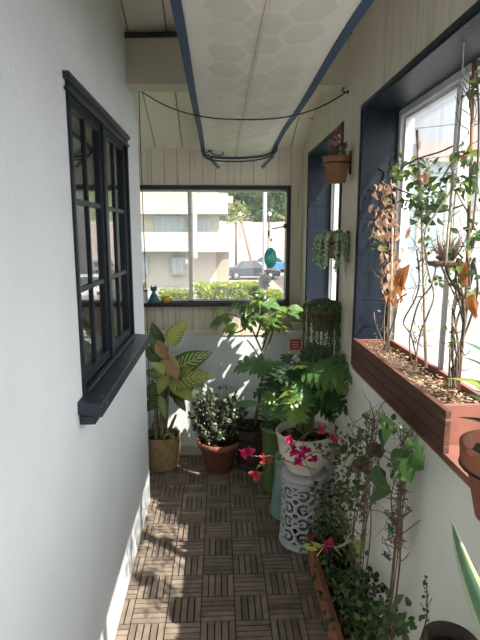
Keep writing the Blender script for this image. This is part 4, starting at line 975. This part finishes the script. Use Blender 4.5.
# ------------------------------------------------------------------ jade plant in terracotta pot
c = V((-.010, 3.33, 0)); e = empty('terracotta_pot', c, 'wide terracotta pot holding the dark jade shrub, on the deck by the far wall', 'pot')
pot(e, c, .150, .225, .092, M_terra, lip=.20, sz=.86)
b0 = c + V((0, 0, .195)); e = empty('jade_plant', b0, 'bushy dark jade shrub in the wide terracotta pot', 'plant')
mb = MB(); lf = MB()
for k in range(56):
    a_ = R.uniform(0, 2 * PI); rr = R.uniform(.02, 1) ** .6; tp = b0 + V((math.cos(a_) * .215 * rr, math.sin(a_) * .13 * rr, .05 + .37 * math.sqrt(max(0, 1 - rr * rr)) * R.uniform(.6, 1.05)))
    s0 = b0 + V((math.cos(a_) * .03, math.sin(a_) * .03, 0)); mb.tube([s0, s0.lerp(tp, .5) + V((0, 0, .03)), tp], [.007, .005, .003], 5, sub=3)
    for q in range(17):
        t = R.uniform(.45, 1.02); p = s0.lerp(tp, t) + rv(.012); d_ = (rv() + (tp - s0).normalized() * .8).normalized(); lf.leaf(p, p + d_ * R.uniform(.030, .052), rv() + V((0, 0, 1)), w=.5, n=4, fold=.25, shape='obovate', mi=R.choice((0, 0, 0, 0, 0, 1)))
part(mb, 'stems', M_stem, e); part(lf, 'leaves', [mat('jade_dark', (.035, .055, .032), (.07, .10, .052), 20, .3, spec=.5, rnd=.8), mat('jade_grey', (.20, .24, .17), (.28, .31, .22), 20, .35, spec=.5, rnd=.6)], e, solid=.002)

# ------------------------------------------------------------------ dark wooden tub with the small tree
c = V((.235, 3.36, 0)); e = empty('wooden_tub', c, 'dark slatted wooden tub behind the green pot, holding the small tree', 'planter')
for k in range(14):
    a_ = 2 * PI * k / 14; mb = MB(); d_ = V((math.cos(a_), math.sin(a_), 0)); t_ = V((-d_.y, d_.x, 0)) * .023
    lo, hi = c + d_ * .095, c + d_ * .125 + V((0, 0, .30)); th = d_ * .012
    mb.hexa([lo - t_, lo - t_ + th, lo + t_ + th, lo + t_, hi - t_ * 1.25, hi - t_ * 1.25 + th, hi + t_ * 1.25 + th, hi + t_ * 1.25]); part(mb, 'stave', mat('dark_stave', (.060, .042, .030), (.04, .028, .02), 20, .7), e)
for z in (.06, .23):
    mb = MB(); rr = .115 + .03 * z / .3; mb.tube([c + V((rr * math.cos(2*PI*k/28), rr * math.sin(2*PI*k/28), z)) for k in range(29)], .005, 6); part(mb, 'hoop', M_iron, e)
mb = MB(); mb.lathe([(0, .01), (.09, .01), (.115, .26), (0, .272)], c, 24); part(mb, 'soil', M_soil, e)
b0 = c + V((0, 0, .27)); e = empty('small_tree', b0, 'slim branching tree with glossy oval leaves in front of the far window', 'tree')
def uvp(pts, y): return [aY(u, v, y) for u, v in pts]
Yt = 3.32; mb = MB(); trunk = [b0, aY(262, 385, Yt), aY(262.5, 362, Yt), aY(263, 352, Yt)]; mb.tube(trunk, [.012, .011, .010, .009], 8, sub=4); part(mb, 'trunk', M_stem, e)
mb = MB(); br = [((263, 354), (256, 338), (248, 322), (236, 316), (224, 313)), ((263, 356), (270, 340), (274, 326), (276, 312)), ((256, 338), (260, 325), (262, 308), (258, 292)), ((248, 323), (243, 330), (234, 333)), ((263, 366), (255, 350), (247, 340)), ((274, 326), (284, 318), (292, 312)), ((262, 350), (268, 330), (266, 315))]
for q in br: mb.tube(uvp(q, Yt), [.007, .006, .0045, .0035, .003][:len(q)], 6, sub=4)
part(mb, 'branches', M_stem, e)
lf = MB(); M_ovl = leafmat('tree_oval', (.12, .24, .07), (.32, .42, .16), .5, .4, 'mid', .3); M_ovy = leafmat('tree_oval_light', (.27, .37, .08), (.4, .5, .2), .4, .45, 'mid', .3)
for (u0, v0, n_) in ((222, 314, 10), (232, 328, 7), (240, 318, 9), (258, 300, 16), (262, 318, 12), (276, 318, 12), (290, 314, 8), (247, 326, 8), (252, 310, 9), (268, 305, 9), (243, 306, 7), (262, 290, 6), (272, 332, 6), (284, 308, 6)):
    for k in range(int(n_ * .75)):
        b = aY(u0 + R.gauss(0, 3.5), v0 + R.gauss(0, 3.5), Yt + R.uniform(-.09, .07)); a_ = R.uniform(0, 2 * PI); d_ = V((math.cos(a_), math.sin(a_) * .5, R.uniform(-.9, .45))).normalized()
        lf.leaf(b, b + d_ * R.uniform(.07, .125), V((0, -.7, 1)) + rv(.4), w=.46, n=6, fold=.2, curl=.1, mi=R.choice((0, 0, 1)))
part(lf, 'leaves', [M_ovl, M_ovy], e)

# ------------------------------------------------------------------ green and teal pots behind the stool
c = V((.350, 3.02, 0)); e = empty('green_pot', c, 'tall olive green glazed pot standing behind the white pot', 'pot')
mb = MB(); mb.lathe([(0, 0), (.075, 0), (.082, .02), (.088, .40), (.094, .42), (.094, .44), (.083, .44), (.080, .40), (0, .395)], c, 32); part(mb, 'body', mat('olive_glaze', (.095, .15, .045), (.07, .115, .035), 6, .25, spec=.6), e)
mb = MB(); lump(mb, c + V((-.01, 0, .46)), (.06, .06, .05), 40, .05, .5); part(mb, 'leaves', M_vine, e)
c = V((.392, 2.745, 0)); e = empty('teal_stool', c, 'pale teal ceramic drum standing between the green pot and carved stool', 'garden stool')
mb = MB(); mb.lathe([(0, 0), (.098, 0), (.102, .012), (.092, .06), (.070, .34), (.070, .37), (.062, .38), (0, .38)], c, 32); part(mb, 'body', mat('teal_glaze', (.17, .28, .24), (.13, .23, .20), 8, .3, spec=.6), e)
for z, rr in ((.03, .1), (.32, .0745)):
    mb = MB(); mb.tube([c + V((rr * math.cos(2*PI*k/28), rr * math.sin(2*PI*k/28), z)) for k in range(29)], .004, 6); part(mb, 'band', mat('teal_glaze', (0, 0, 0)), e)

# ------------------------------------------------------------------ carved garden stool and white pot with split-leaf plant
CS = V((.445, 2.47, 0)); rs, hs = .122, .415
e = empty('garden_stool', CS, 'white carved openwork ceramic drum stool under the big white pot', 'garden stool')
def hole(u, v):
    """u: along the girth 0..9 cells, v: height 0..4 cells; True where the clay is cut away"""
    iu = int(u); iv = int(v); x = (u - iu) * 2 - 1; y = (v - iv) * 2 - 1
    if (iu + iv) % 2: x = -x
    if iv % 2: y = -y
    r = math.hypot(x, y); a_ = math.atan2(y, x)
    if .42 < r < .80 and not (-.5 < a_ < .6): return True                 # C scroll
    if math.hypot(x - .22, y + .02) < .20: return True                     # eye
    if abs(abs(x) - .93) + abs(abs(y) - .93) < .32: return True            # corner diamond
    if math.hypot((x - .86) / .6, y) < .19: return True
    return False
mb = MB(); nu, nv = 252, 112; z0, z1 = .022, hs - .035; vs = []
for j in range(nv + 1):
    for i in range(nu):
        a_ = 2 * PI * i / nu; t = j / nv; rr = rs * (1 - .05 * math.sin(PI * t)) ; vs.append(CS + V((rr * math.cos(a_), rr * math.sin(a_), z0 + (z1 - z0) * t)))
fs = []
for j in range(nv):
    t = (j + .5) / nv
    for i in range(nu):
        if .05 < t < .95 and hole((i + .5) / nu * 9, (t - .05) / .9 * 3.999): continue
        fs.append((j*nu+i, j*nu+(i+1)%nu, (j+1)*nu+(i+1)%nu, (j+1)*nu+i))
mb.add(vs, fs, 0, True); M_cer = mat('white_ceramic', (.42, .435, .45), (.36, .375, .39), 5, .3, spec=.6)
part(mb, 'openwork', M_cer, e, solid=.011)
mb = MB(); mb.lathe([(rs - .02, 0), (rs + .004, 0), (rs + .008, .012), (rs + .002, .026), (rs - .012, .026)], CS, 48); part(mb, 'foot_ring', M_cer, e)
mb = MB(); mb.lathe([(rs - .01, hs - .038), (rs + .003, hs - .036), (rs + .004, hs - .012), (rs - .01, hs - .001), (0, hs)], CS, 48); part(mb, 'seat', M_cer, e)
# pot
CP = V((.445, 2.47, hs)); e = empty('white_pot', CP, 'large cream-white rounded pot on top of the carved stool', 'pot')
M_wp = mat('cream_glaze', (.66, .62, .54), (.60, .56, .48), 5, .4, spec=.5)
mb = MB(); mb.lathe([(0, .001), (.085, 0), (.092, .008), (.088, .018), (.112, .045), (.134, .09), (.143, .15), (.146, .19), (.153, .195), (.155, .212), (.150, .218), (.140, .214), (.132, .17), (0, .165)], CP, 48); part(mb, 'bowl', M_wp, e)
mb = MB(); mb.lathe([(0, .185), (.06, .19), (.137, .178), (.135, .16)], CP, 32); part(mb, 'soil', M_soil, e)
mb = MB()
for k in range(40): a_ = R.uniform(0, 2*PI); rr = .12 * R.random() ** .5; mb.ball(CP + V((rr * math.cos(a_), rr * math.sin(a_), .187)), (R.uniform(.006, .013), R.uniform(.006, .013), .007), 7, 5)
o = part(mb, 'pebbles', mat('pebble', (.24, .13, .09), (.13, .09, .07), rnd=.8), e); o['kind'] = 'stuff'
b0 = CP + V((0, 0, .185)); e = empty('split_leaf_plant', b0, 'lush plant with deeply lobed green leaves growing from the cream-white pot', 'plant')
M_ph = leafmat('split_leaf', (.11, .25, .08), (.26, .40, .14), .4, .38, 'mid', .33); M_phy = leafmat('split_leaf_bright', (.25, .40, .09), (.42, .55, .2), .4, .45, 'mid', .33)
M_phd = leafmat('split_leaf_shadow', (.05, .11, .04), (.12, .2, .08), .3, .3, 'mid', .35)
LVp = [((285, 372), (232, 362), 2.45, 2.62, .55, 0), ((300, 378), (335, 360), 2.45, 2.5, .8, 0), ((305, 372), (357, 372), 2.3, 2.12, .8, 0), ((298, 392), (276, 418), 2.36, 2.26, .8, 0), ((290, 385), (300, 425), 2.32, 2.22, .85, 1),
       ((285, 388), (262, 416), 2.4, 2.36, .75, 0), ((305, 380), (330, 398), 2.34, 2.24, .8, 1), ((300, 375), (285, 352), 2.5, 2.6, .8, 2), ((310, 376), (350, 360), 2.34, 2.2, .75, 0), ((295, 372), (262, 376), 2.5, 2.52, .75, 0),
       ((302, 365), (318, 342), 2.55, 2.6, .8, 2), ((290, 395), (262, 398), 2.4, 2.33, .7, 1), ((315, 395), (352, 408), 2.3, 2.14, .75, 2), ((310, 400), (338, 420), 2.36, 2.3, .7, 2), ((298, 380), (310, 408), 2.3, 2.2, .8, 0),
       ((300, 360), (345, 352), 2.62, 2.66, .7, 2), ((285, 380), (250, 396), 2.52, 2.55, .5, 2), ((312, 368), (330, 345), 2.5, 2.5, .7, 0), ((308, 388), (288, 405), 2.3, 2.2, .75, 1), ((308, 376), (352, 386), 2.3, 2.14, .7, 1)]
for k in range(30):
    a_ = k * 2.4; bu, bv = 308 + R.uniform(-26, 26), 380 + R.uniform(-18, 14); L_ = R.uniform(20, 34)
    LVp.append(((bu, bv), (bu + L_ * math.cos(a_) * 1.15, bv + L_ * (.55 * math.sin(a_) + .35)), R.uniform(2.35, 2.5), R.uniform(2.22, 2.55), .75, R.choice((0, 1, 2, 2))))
random.seed(3); lf = MB(); st = MB()
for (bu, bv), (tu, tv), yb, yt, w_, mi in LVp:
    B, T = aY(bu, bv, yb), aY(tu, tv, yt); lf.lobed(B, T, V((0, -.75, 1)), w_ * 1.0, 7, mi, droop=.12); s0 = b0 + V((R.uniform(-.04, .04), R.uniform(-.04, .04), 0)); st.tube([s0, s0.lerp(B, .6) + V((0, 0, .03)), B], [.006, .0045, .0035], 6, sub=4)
# the long low leaf reaching left over the jade shrub
lf.lobed(aY(262, 405, 2.6), aY(222, 412, 2.85), V((0, -.6, 1)), .3, 5, 0)
st.tube([b0, aY(280, 396, 2.5), aY(262, 405, 2.6)], .004, 6, sub=4)
for k in range(46):
    b = aY(R.uniform(268, 352), R.uniform(366, 415), R.uniform(2.4, 2.62)); a_ = R.uniform(0, 2 * PI); lf.leaf(b, b + V((math.cos(a_), math.sin(a_), R.uniform(-.5, .6))).normalized() * R.uniform(.05, .09), V((0, -.4, 1)), w=.35, n=5, mi=R.choice((0, 2, 2)))
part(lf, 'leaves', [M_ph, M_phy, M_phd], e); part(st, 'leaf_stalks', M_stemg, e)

# ------------------------------------------------------------------ long terracotta trough with climbers
TX0, TX1, TY0, TY1, TH = .425, .588, 1.28, 2.26, .175
e = empty('trough_planter', ((TX0 + TX1) / 2, (TY0 + TY1) / 2, 0), 'long terracotta trough on the deck along the right wall', 'planter')
mb = MB(); t_ = .014
mb.box((TX0 + .012, TY0 + .01, 0), (TX0 + t_ + .012, TY1 - .01, TH - .03)); mb.box((TX1 - t_, TY0 + .01, 0), (TX1, TY1 - .01, TH - .03)); mb.box((TX0 + .012, TY0 + .01, 0), (TX1, TY0 + t_ + .01, TH - .03)); mb.box((TX0 + .012, TY1 - t_ - .01, 0), (TX1, TY1 - .01, TH - .03)); mb.box((TX0 + .012, TY0 + .01, 0), (TX1, TY1 - .01, .012))
part(mb, 'body', M_terra, e)
mb = MB(); mb.box((TX0, TY0, TH - .035), (TX0 + .026, TY1, TH)); mb.box((TX1 - .02, TY0, TH - .035), (TX1, TY1, TH)); mb.box((TX0 + .026, TY0, TH - .035), (TX1 - .02, TY0 + .026, TH)); mb.box((TX0 + .026, TY1 - .026, TH - .035), (TX1 - .02, TY1, TH)); part(mb, 'rim', M_terra, e, bevel=.003)
mb = MB(); mb.box((TX0 + .02, TY0 + .02, TH - .06), (TX1 - .014, TY1 - .02, TH - .028)); part(mb, 'soil', M_soil, e)
# ground cover
M_gc = mat('ground_cover', (.028, .050, .02), (.05, .08, .03), 20, .5, rnd=.8, trans=.25)
mb = MB()
for k in range(1500):
    y = R.uniform(1.25, 2.3); x = R.uniform(.452, .588); hgt = TH + R.random() ** 1.6 * (.16 + .10 * math.sin(y * 9)); p = V((x, y, hgt))
    if R.random() < .035: p = V((.425 - R.uniform(0, .035), y, TH - R.uniform(-.03, .05)))
    mb.leaf(p, p + (rv() + V((0, 0, .3))).normalized() * R.uniform(.015, .032), V((-.4, -.3, 1)) + rv(.5), w=.7, n=3, mi=R.choice((0, 0, 0, 1)))
gcv = mb.build('ground_cover', [M_gc, mat('ground_cover_light', (.10, .17, .05), (.14, .2, .06), rnd=.6, trans=.3)]); tag(gcv, 'low dark green leafy cover filling the long terracotta trough', 'ground cover', kind='stuff')
# climbing shrub on stakes: two canes, tangled twigs, clips, broad leaves
XS = .545
def twigs(mb, u0, v0, u1, v1, n_, spread, x=XS, r=.0016):
    for k in range(n_):
        t = R.random(); u = u0 + (u1 - u0) * t + R.uniform(-4, 4); v = v0 + (v1 - v0) * t; pts = [aX(u, v, x)]
        for q in range(4): pts.append(pts[-1] + (rv() * .8 + V((-.1, 0, .45))) * spread * .35)
        mb.tube(pts, [r, r, r * .8, r * .6, r * .4], 4, sub=3)
M_dead = mat('dead_twig', (.17, .12, .085), (.11, .08, .055), 30, .8)
for k, (pts, lab, lfs, cl) in enumerate((
    (((354, 622), (362, 540), (368, 470), (374, 418)), 'twiggy climber with a dried bloom on the left-hand stake of the trough', ((355, 470, 20, 28, 60), (348, 500, 18, 25, 55), (356, 440, 16, 18, 26), (345, 560, 22, 30, 60)), ((363, 488), (352, 470), (353, 575))),
    (((386, 630), (394, 560), (400, 500), (408, 434)), 'climber with broad heart leaves on the right-hand stake nearest the wall', ((392, 425, 12, 8, 12), (378, 610, 20, 16, 50), (398, 470, 14, 20, 18), (396, 625, 22, 10, 40)), ((392, 529), (388, 556), (383, 604))))):
    root = aX(*pts[0], XS); root = V((root.x, min(max(root.y, 1.32), 2.2), TH - .03))
    e = empty('staked_climber', root, lab, 'climbing plant', 'climbers on stakes in the trough')
    P3 = [aX(u, v, XS) for u, v in pts]; P3[0] = root
    mb = MB(); mb.tube(P3, .0048, 6); part(mb, 'stake', M_stake, e)
    mb = MB()
    for q in range(5):
        mb.tube([root + V((0, R.uniform(-.06, .06), 0))] + [aX(u + R.uniform(-11, 11), v + R.uniform(-8, 8), XS + R.uniform(-.03, .02)) for u, v in pts[1:]], [.0026, .0022, .0018, .001], 5, sub=5)
    twigs(mb, pts[1][0], pts[1][1], pts[3][0], pts[3][1], 80, .085)
    if k == 0:
        for q in (((368, 432), (355, 425), (345, 410), (338, 414)), ((374, 418), (382, 405), (388, 398)), ((370, 440), (358, 445), (354, 460), (356, 480)), ((364, 470), (352, 430), (362, 418), (372, 416))): mb.tube([aX(u, v, XS) for u, v in q], .0015, 4, sub=5)
    else:
        for q in (((400, 500), (378, 498), (360, 510)), ((398, 470), (388, 458), (374, 452)), ((402, 500), (412, 512)), ((395, 540), (420, 520)), ((408, 434), (396, 425), (388, 420))): mb.tube([aX(u, v, XS) for u, v in q], .0016, 4, sub=5)
    part(mb, 'stems', M_dead, e)
    mb = MB()
    for (u0, v0, ru, rv2, n_) in lfs:
        for q in range(n_):
            b = aX(u0 + R.gauss(0, .5) * ru, v0 + R.gauss(0, .5) * rv2, XS + R.uniform(-.07, .035)); mb.leaf(b, b + (rv() + V((0, -.2, -.2))).normalized() * R.uniform(.014, .038), V((-.5, -.5, .7)) + rv(.5), w=.65, n=4, fold=.2, shape='heart', mi=R.choice((0, 0, 1)))
    if k == 1:
        for (u, v, u2, v2) in ((412, 455, 411, 484), (404, 448, 398, 476), (416, 448, 425, 462), (414, 440, 404, 450), (385, 432, 396, 424), (388, 428, 383, 446), (420, 452, 424, 470), (380, 478, 392, 492), (386, 472, 372, 482)):
            mb.leaf(aX(u, v, XS - .02), aX(u2, v2, XS - .045), V((-.8, -.6, .3)), w=.75, n=8, fold=.18, shape='heart', mi=1)
    part(mb, 'leaves', [leafmat('climber_leaf', (.075, .13, .04), (.15, .22, .08), .3, .3, 'mid'), leafmat('climber_leaf_broad', (.06, .14, .035), (.18, .3, .08), .3, .3, 'mid')], e)
    for (u, v) in cl:
        b = aX(u, v, XS - .015); mb = MB(); mb.tube([b + V((-.004, .02, .002)), b + V((-.008, .004, -.002)), b + V((-.008, -.01, .003)), b + V((0, -.022, 0))], .0038, 6, sub=3); mb.ball(b, .006, 7, 5); part(mb, 'clip', mat('clip_teal', (.02, .16, .15), (.015, .12, .11), rough=.4), e, 'teal plastic plant clip')
    if k == 0:
        for (u0, v0, s_) in ((376, 449, .035), (360, 465, .045)):
            mb = MB()
            for q in range(34):
                b = aX(u0, v0, XS - .03) + rv(.012); mb.leaf(b, b + rv().normalized() * s_ * .7, rv(), w=.8, n=3, fold=.4)
            part(mb, 'dried_bloom', mat('dried_bloom', (.23, .13, .11), (.16, .09, .075), rnd=.7, trans=.2), e, 'dried brown papery bloom')
# bougainvillea
J = lambda u, v, y: aY(u, v, y)
root = V((.49, 2.14, TH - .03)); e = empty('bougainvillea', root, 'bougainvillea with magenta blooms arching from the trough in front of the carved stool', 'flowering plant')
mb = MB(); J = lambda u, v, y: aY(u, v, y)
arcs = [[root, J(352, 520, 2.16), J(350, 470, 2.18), J(343, 450, 2.16), J(330, 436, 2.12)], [J(350, 470, 2.18), J(340, 440, 2.1), J(322, 432, 2.06), J(306, 434, 2.04), J(303, 455, 2.02), J(312, 475, 2.03), J(316, 495, 2.04)],
        [J(306, 434, 2.04), J(296, 442, 2.04), J(285, 453, 2.06)], [root, J(340, 510, 2.1), J(334, 470, 2.06), J(318, 452, 2.04), J(300, 462, 2.04)],
        [J(316, 470, 2.1), J(290, 462, 2.12), J(272, 456, 2.14), J(262, 457, 2.16), J(250, 455, 2.16)], [J(272, 456, 2.14), J(268, 470, 2.15), J(258, 480, 2.15)],
        [root, J(352, 560, 1.95), J(350, 545, 1.86)]]
for q in arcs: mb.tube(q, .0023, 5, sub=5)
twigs(mb, 350, 560, 345, 440, 26, .07, .49)
part(mb, 'stems', mat('bougainvillea_stem', (.24, .17, .10), (.16, .11, .07)), e)
mb = MB()
for q in ([J(352, 540, 1.84), J(338, 547, 1.84), J(322, 545, 1.83), J(308, 548, 1.83)], [J(338, 547, 1.84), J(352, 540, 1.84), J(364, 541, 1.84), J(376, 538, 1.84)], [J(325, 545, 1.83), J(317, 556, 1.83)], [J(334, 547, 1.83), J(342, 556, 1.83)], [J(345, 543, 1.84), J(350, 530, 1.84)]):
    mb.tube(q, .0026, 5, sub=4)
part(mb, 'pale_twig', mat('pale_twig', (.55, .48, .30), (.48, .42, .26)), e, 'pale twig')
M_mag = mat('magenta_bract', (.62, .025, .17), (.50, .015, .12), 20, .6, rnd=.8, trans=.4)
M_cor = mat('coral_bract', (.62, .09, .09), (.50, .05, .08), 20, .6, rnd=.8, trans=.4)
for (u, v, y, s_, m) in ((243, 453, 2.16, 1, 0), (250, 452, 2.14, .9, 0), (262, 456, 2.16, .55, 1), (270, 461, 2.15, .6, 1), (255, 476, 2.15, .9, 1), (291, 440, 2.04, .8, 0), (292, 450, 2.04, .95, 0), (301, 455, 2.02, .9, 0), (305, 450, 2.02, .9, 0), (298, 460, 2.02, .9, 0), (314, 461, 2.03, .9, 0), (322, 430, 2.06, .8, 1), (333, 438, 2.08, .9, 1), (329, 546, 1.83, .95, 0), (372, 490, 2.0, .6, 1), (263, 462, 2.16, .55, 1)):
    c_ = J(u, v, y); mb = MB()
    for q in range(3):
        ax = rv().normalized()
        for h in range(3):
            a_ = h * 2 * PI / 3; p1 = ax.orthogonal().normalized(); p2 = ax.cross(p1); d_ = (p1 * math.cos(a_) + p2 * math.sin(a_) + ax * .7).normalized(); b = c_ + rv(.008 * s_)
            mb.leaf(b, b + d_ * .031 * s_, ax, w=.85, n=5, fold=.35, arch=.12, shape='heart')
    part(mb, 'bloom', (M_mag, M_cor)[m], e)
mb = MB()
for (u0, v0, ru, rv2, n_, y) in ((340, 460, 14, 18, 44, 2.14), (350, 490, 16, 18, 40, 2.1), (326, 447, 10, 8, 14, 2.08), (345, 440, 16, 12, 30, 2.2), (304, 546, 6, 3, 4, 1.83), (262, 470, 6, 6, 5, 2.15), (282, 458, 6, 3, 4, 2.1), (345, 520, 16, 18, 36, 2.1)):
    for q in range(n_):
        b = J(u0 + R.gauss(0, .5) * ru, v0 + R.gauss(0, .5) * rv2, y + R.uniform(-.05, .05)); mb.leaf(b, b + (rv() + V((0, 0, -.15))).normalized() * R.uniform(.018, .034), V((-.2, -.5, .8)) + rv(.4), w=.6, n=4, shape='heart', mi=R.choice((0, 0, 1)))
mb.leaf(J(360, 540, 1.84), J(355, 560, 1.82), V((-.3, -1, .3)), w=.6, n=8, fold=.2, shape='heart', mi=2); mb.leaf(J(303, 544, 1.83), J(318, 550, 1.82), V((0, -1, .3)), w=.4, n=6, mi=2); mb.leaf(J(322, 547, 1.83), J(310, 541, 1.82), V((0, -1, .3)), w=.3, n=6, mi=2); mb.leaf(J(364, 542, 1.84), J(368, 532, 1.83), V((0, -1, .3)), w=.5, n=6, mi=2)
part(mb, 'leaves', [leafmat('boug_leaf', (.075, .14, .04), (.14, .22, .08), .3, .35, 'mid'), leafmat('boug_leaf_olive', (.16, .20, .06), (.24, .3, .1), .3, .35, 'mid'), leafmat('boug_leaf_lime', (.52, .58, .13), (.6, .62, .3), .4, .45, 'mid')], e)

# ------------------------------------------------------------------ near right: dark tub, thin sprig, agave leaf plant
c = V((.484, .905, 0)); ht = .80
e = empty('dark_tub', c, 'tall dark brown tub with curved rim at the bottom right against the wall', 'planter')
M_tub = mat('tub_brown', (.065, .045, .035), (.04, .028, .022), 10, .6, .4, 40)
mb = MB(); mb.lathe([(0, 0), (.045, 0), (.052, .35), (.058, ht), (.047, ht), (.045, ht - .03), (0, ht - .03)], c, 36); part(mb, 'body', M_tub, e)
mb = MB(); mb.lathe([(0, ht - .02), (.046, ht - .028), (.046, ht - .04)], c, 24); part(mb, 'soil', M_soil, e)
c5 = V((.52, 1.13, 0)); r5 = aX(425, 636, .52)
e = empty('sprig_plant', (r5.x, r5.y, r5.z), 'thin upright dark sprig rising against the white wall at the bottom right', 'plant')
e.location = (r5.x, max(r5.y, TY0 + .04), TH - .03)
mb = MB(); mb.tube([(r5.x, max(r5.y, TY0 + .04), TH - .03), r5 + V((0, .02, -.02)), aX(427, 600, .52), aX(425, 576, .52)], [.003, .0022, .0015, .001], 5, sub=5)
mb.tube([aX(426, 612, .52), aX(420, 602, .52)], .001, 4); mb.tube([aX(427, 608, .52), aX(432, 598, .52)], .001, 4); part(mb, 'stem', M_stem, e)
mb = MB()
for q in range(26):
    v = R.uniform(577, 620); b = aX(425.5 + R.uniform(-1, 1), v, .52); mb.leaf(b, b + (rv() + V((0, 0, .2))).normalized() * R.uniform(.007, .013), rv(), w=.7, n=3)
part(mb, 'leaves', mat('sprig_leaf', (.07, .065, .04), (.10, .10, .05)), e)
c6 = V((.505, .60, 0)); e = empty('agave_plant', c6, 'pale striped sword-shaped leaf entering at the right edge, growing from a pot', 'potted plant')
pot(e, c6, .082, .68, .06, M_terra_old, lip=.12, sz=.93)
mb = MB(); b6 = c6 + V((0, 0, .64)); tipA = aX(451.5, 521, .49); bA = aX(497, 640, .50)
mb.leaf(bA, tipA, V((-.9, -.5, .5)), w=.27, n=10, arch=.05, fold=.3, shape='blade')
mb.leaf(b6, bA + (bA - tipA) * .0, V((-.9, -.3, .3)), w=.3, n=4, fold=.35, shape='strap')
for k, a_ in enumerate((-2.4, -1.5, -.4, 3.0)): mb.leaf(b6, b6 + V((math.cos(a_) * .05, math.sin(a_) * .14, .22)), V((0, 0, 1)), w=.2, n=8, arch=.1, fold=.35, shape='blade')
part(mb, 'leaves', leafmat('agave_leaf', (.16, .30, .16), (.56, .62, .42), .9, .2, 'margin'), e, solid=.002)
# fallen leaves on the deck
for k, (u, v) in enumerate(((221, 471), (172, 488), (318, 596), (320, 612))):
    p = aZ(u, v, .004); mb = MB(); mb.leaf(p, p + V((.03 * math.cos(k * 2), .03 * math.sin(k * 2), .003)), w=.5, n=4, fold=.3); mb2 = mb.build('fallen_leaf', M_dry if k < 2 else M_vine)
    tag(mb2, ('dry curled leaf on the deck before the jade pot', 'dry leaf on the deck near the basket', 'small green leaf on the deck beside the trough', 'small leaf on the deck beside the trough, nearest the camera')[k], 'leaf', 'fallen leaves')
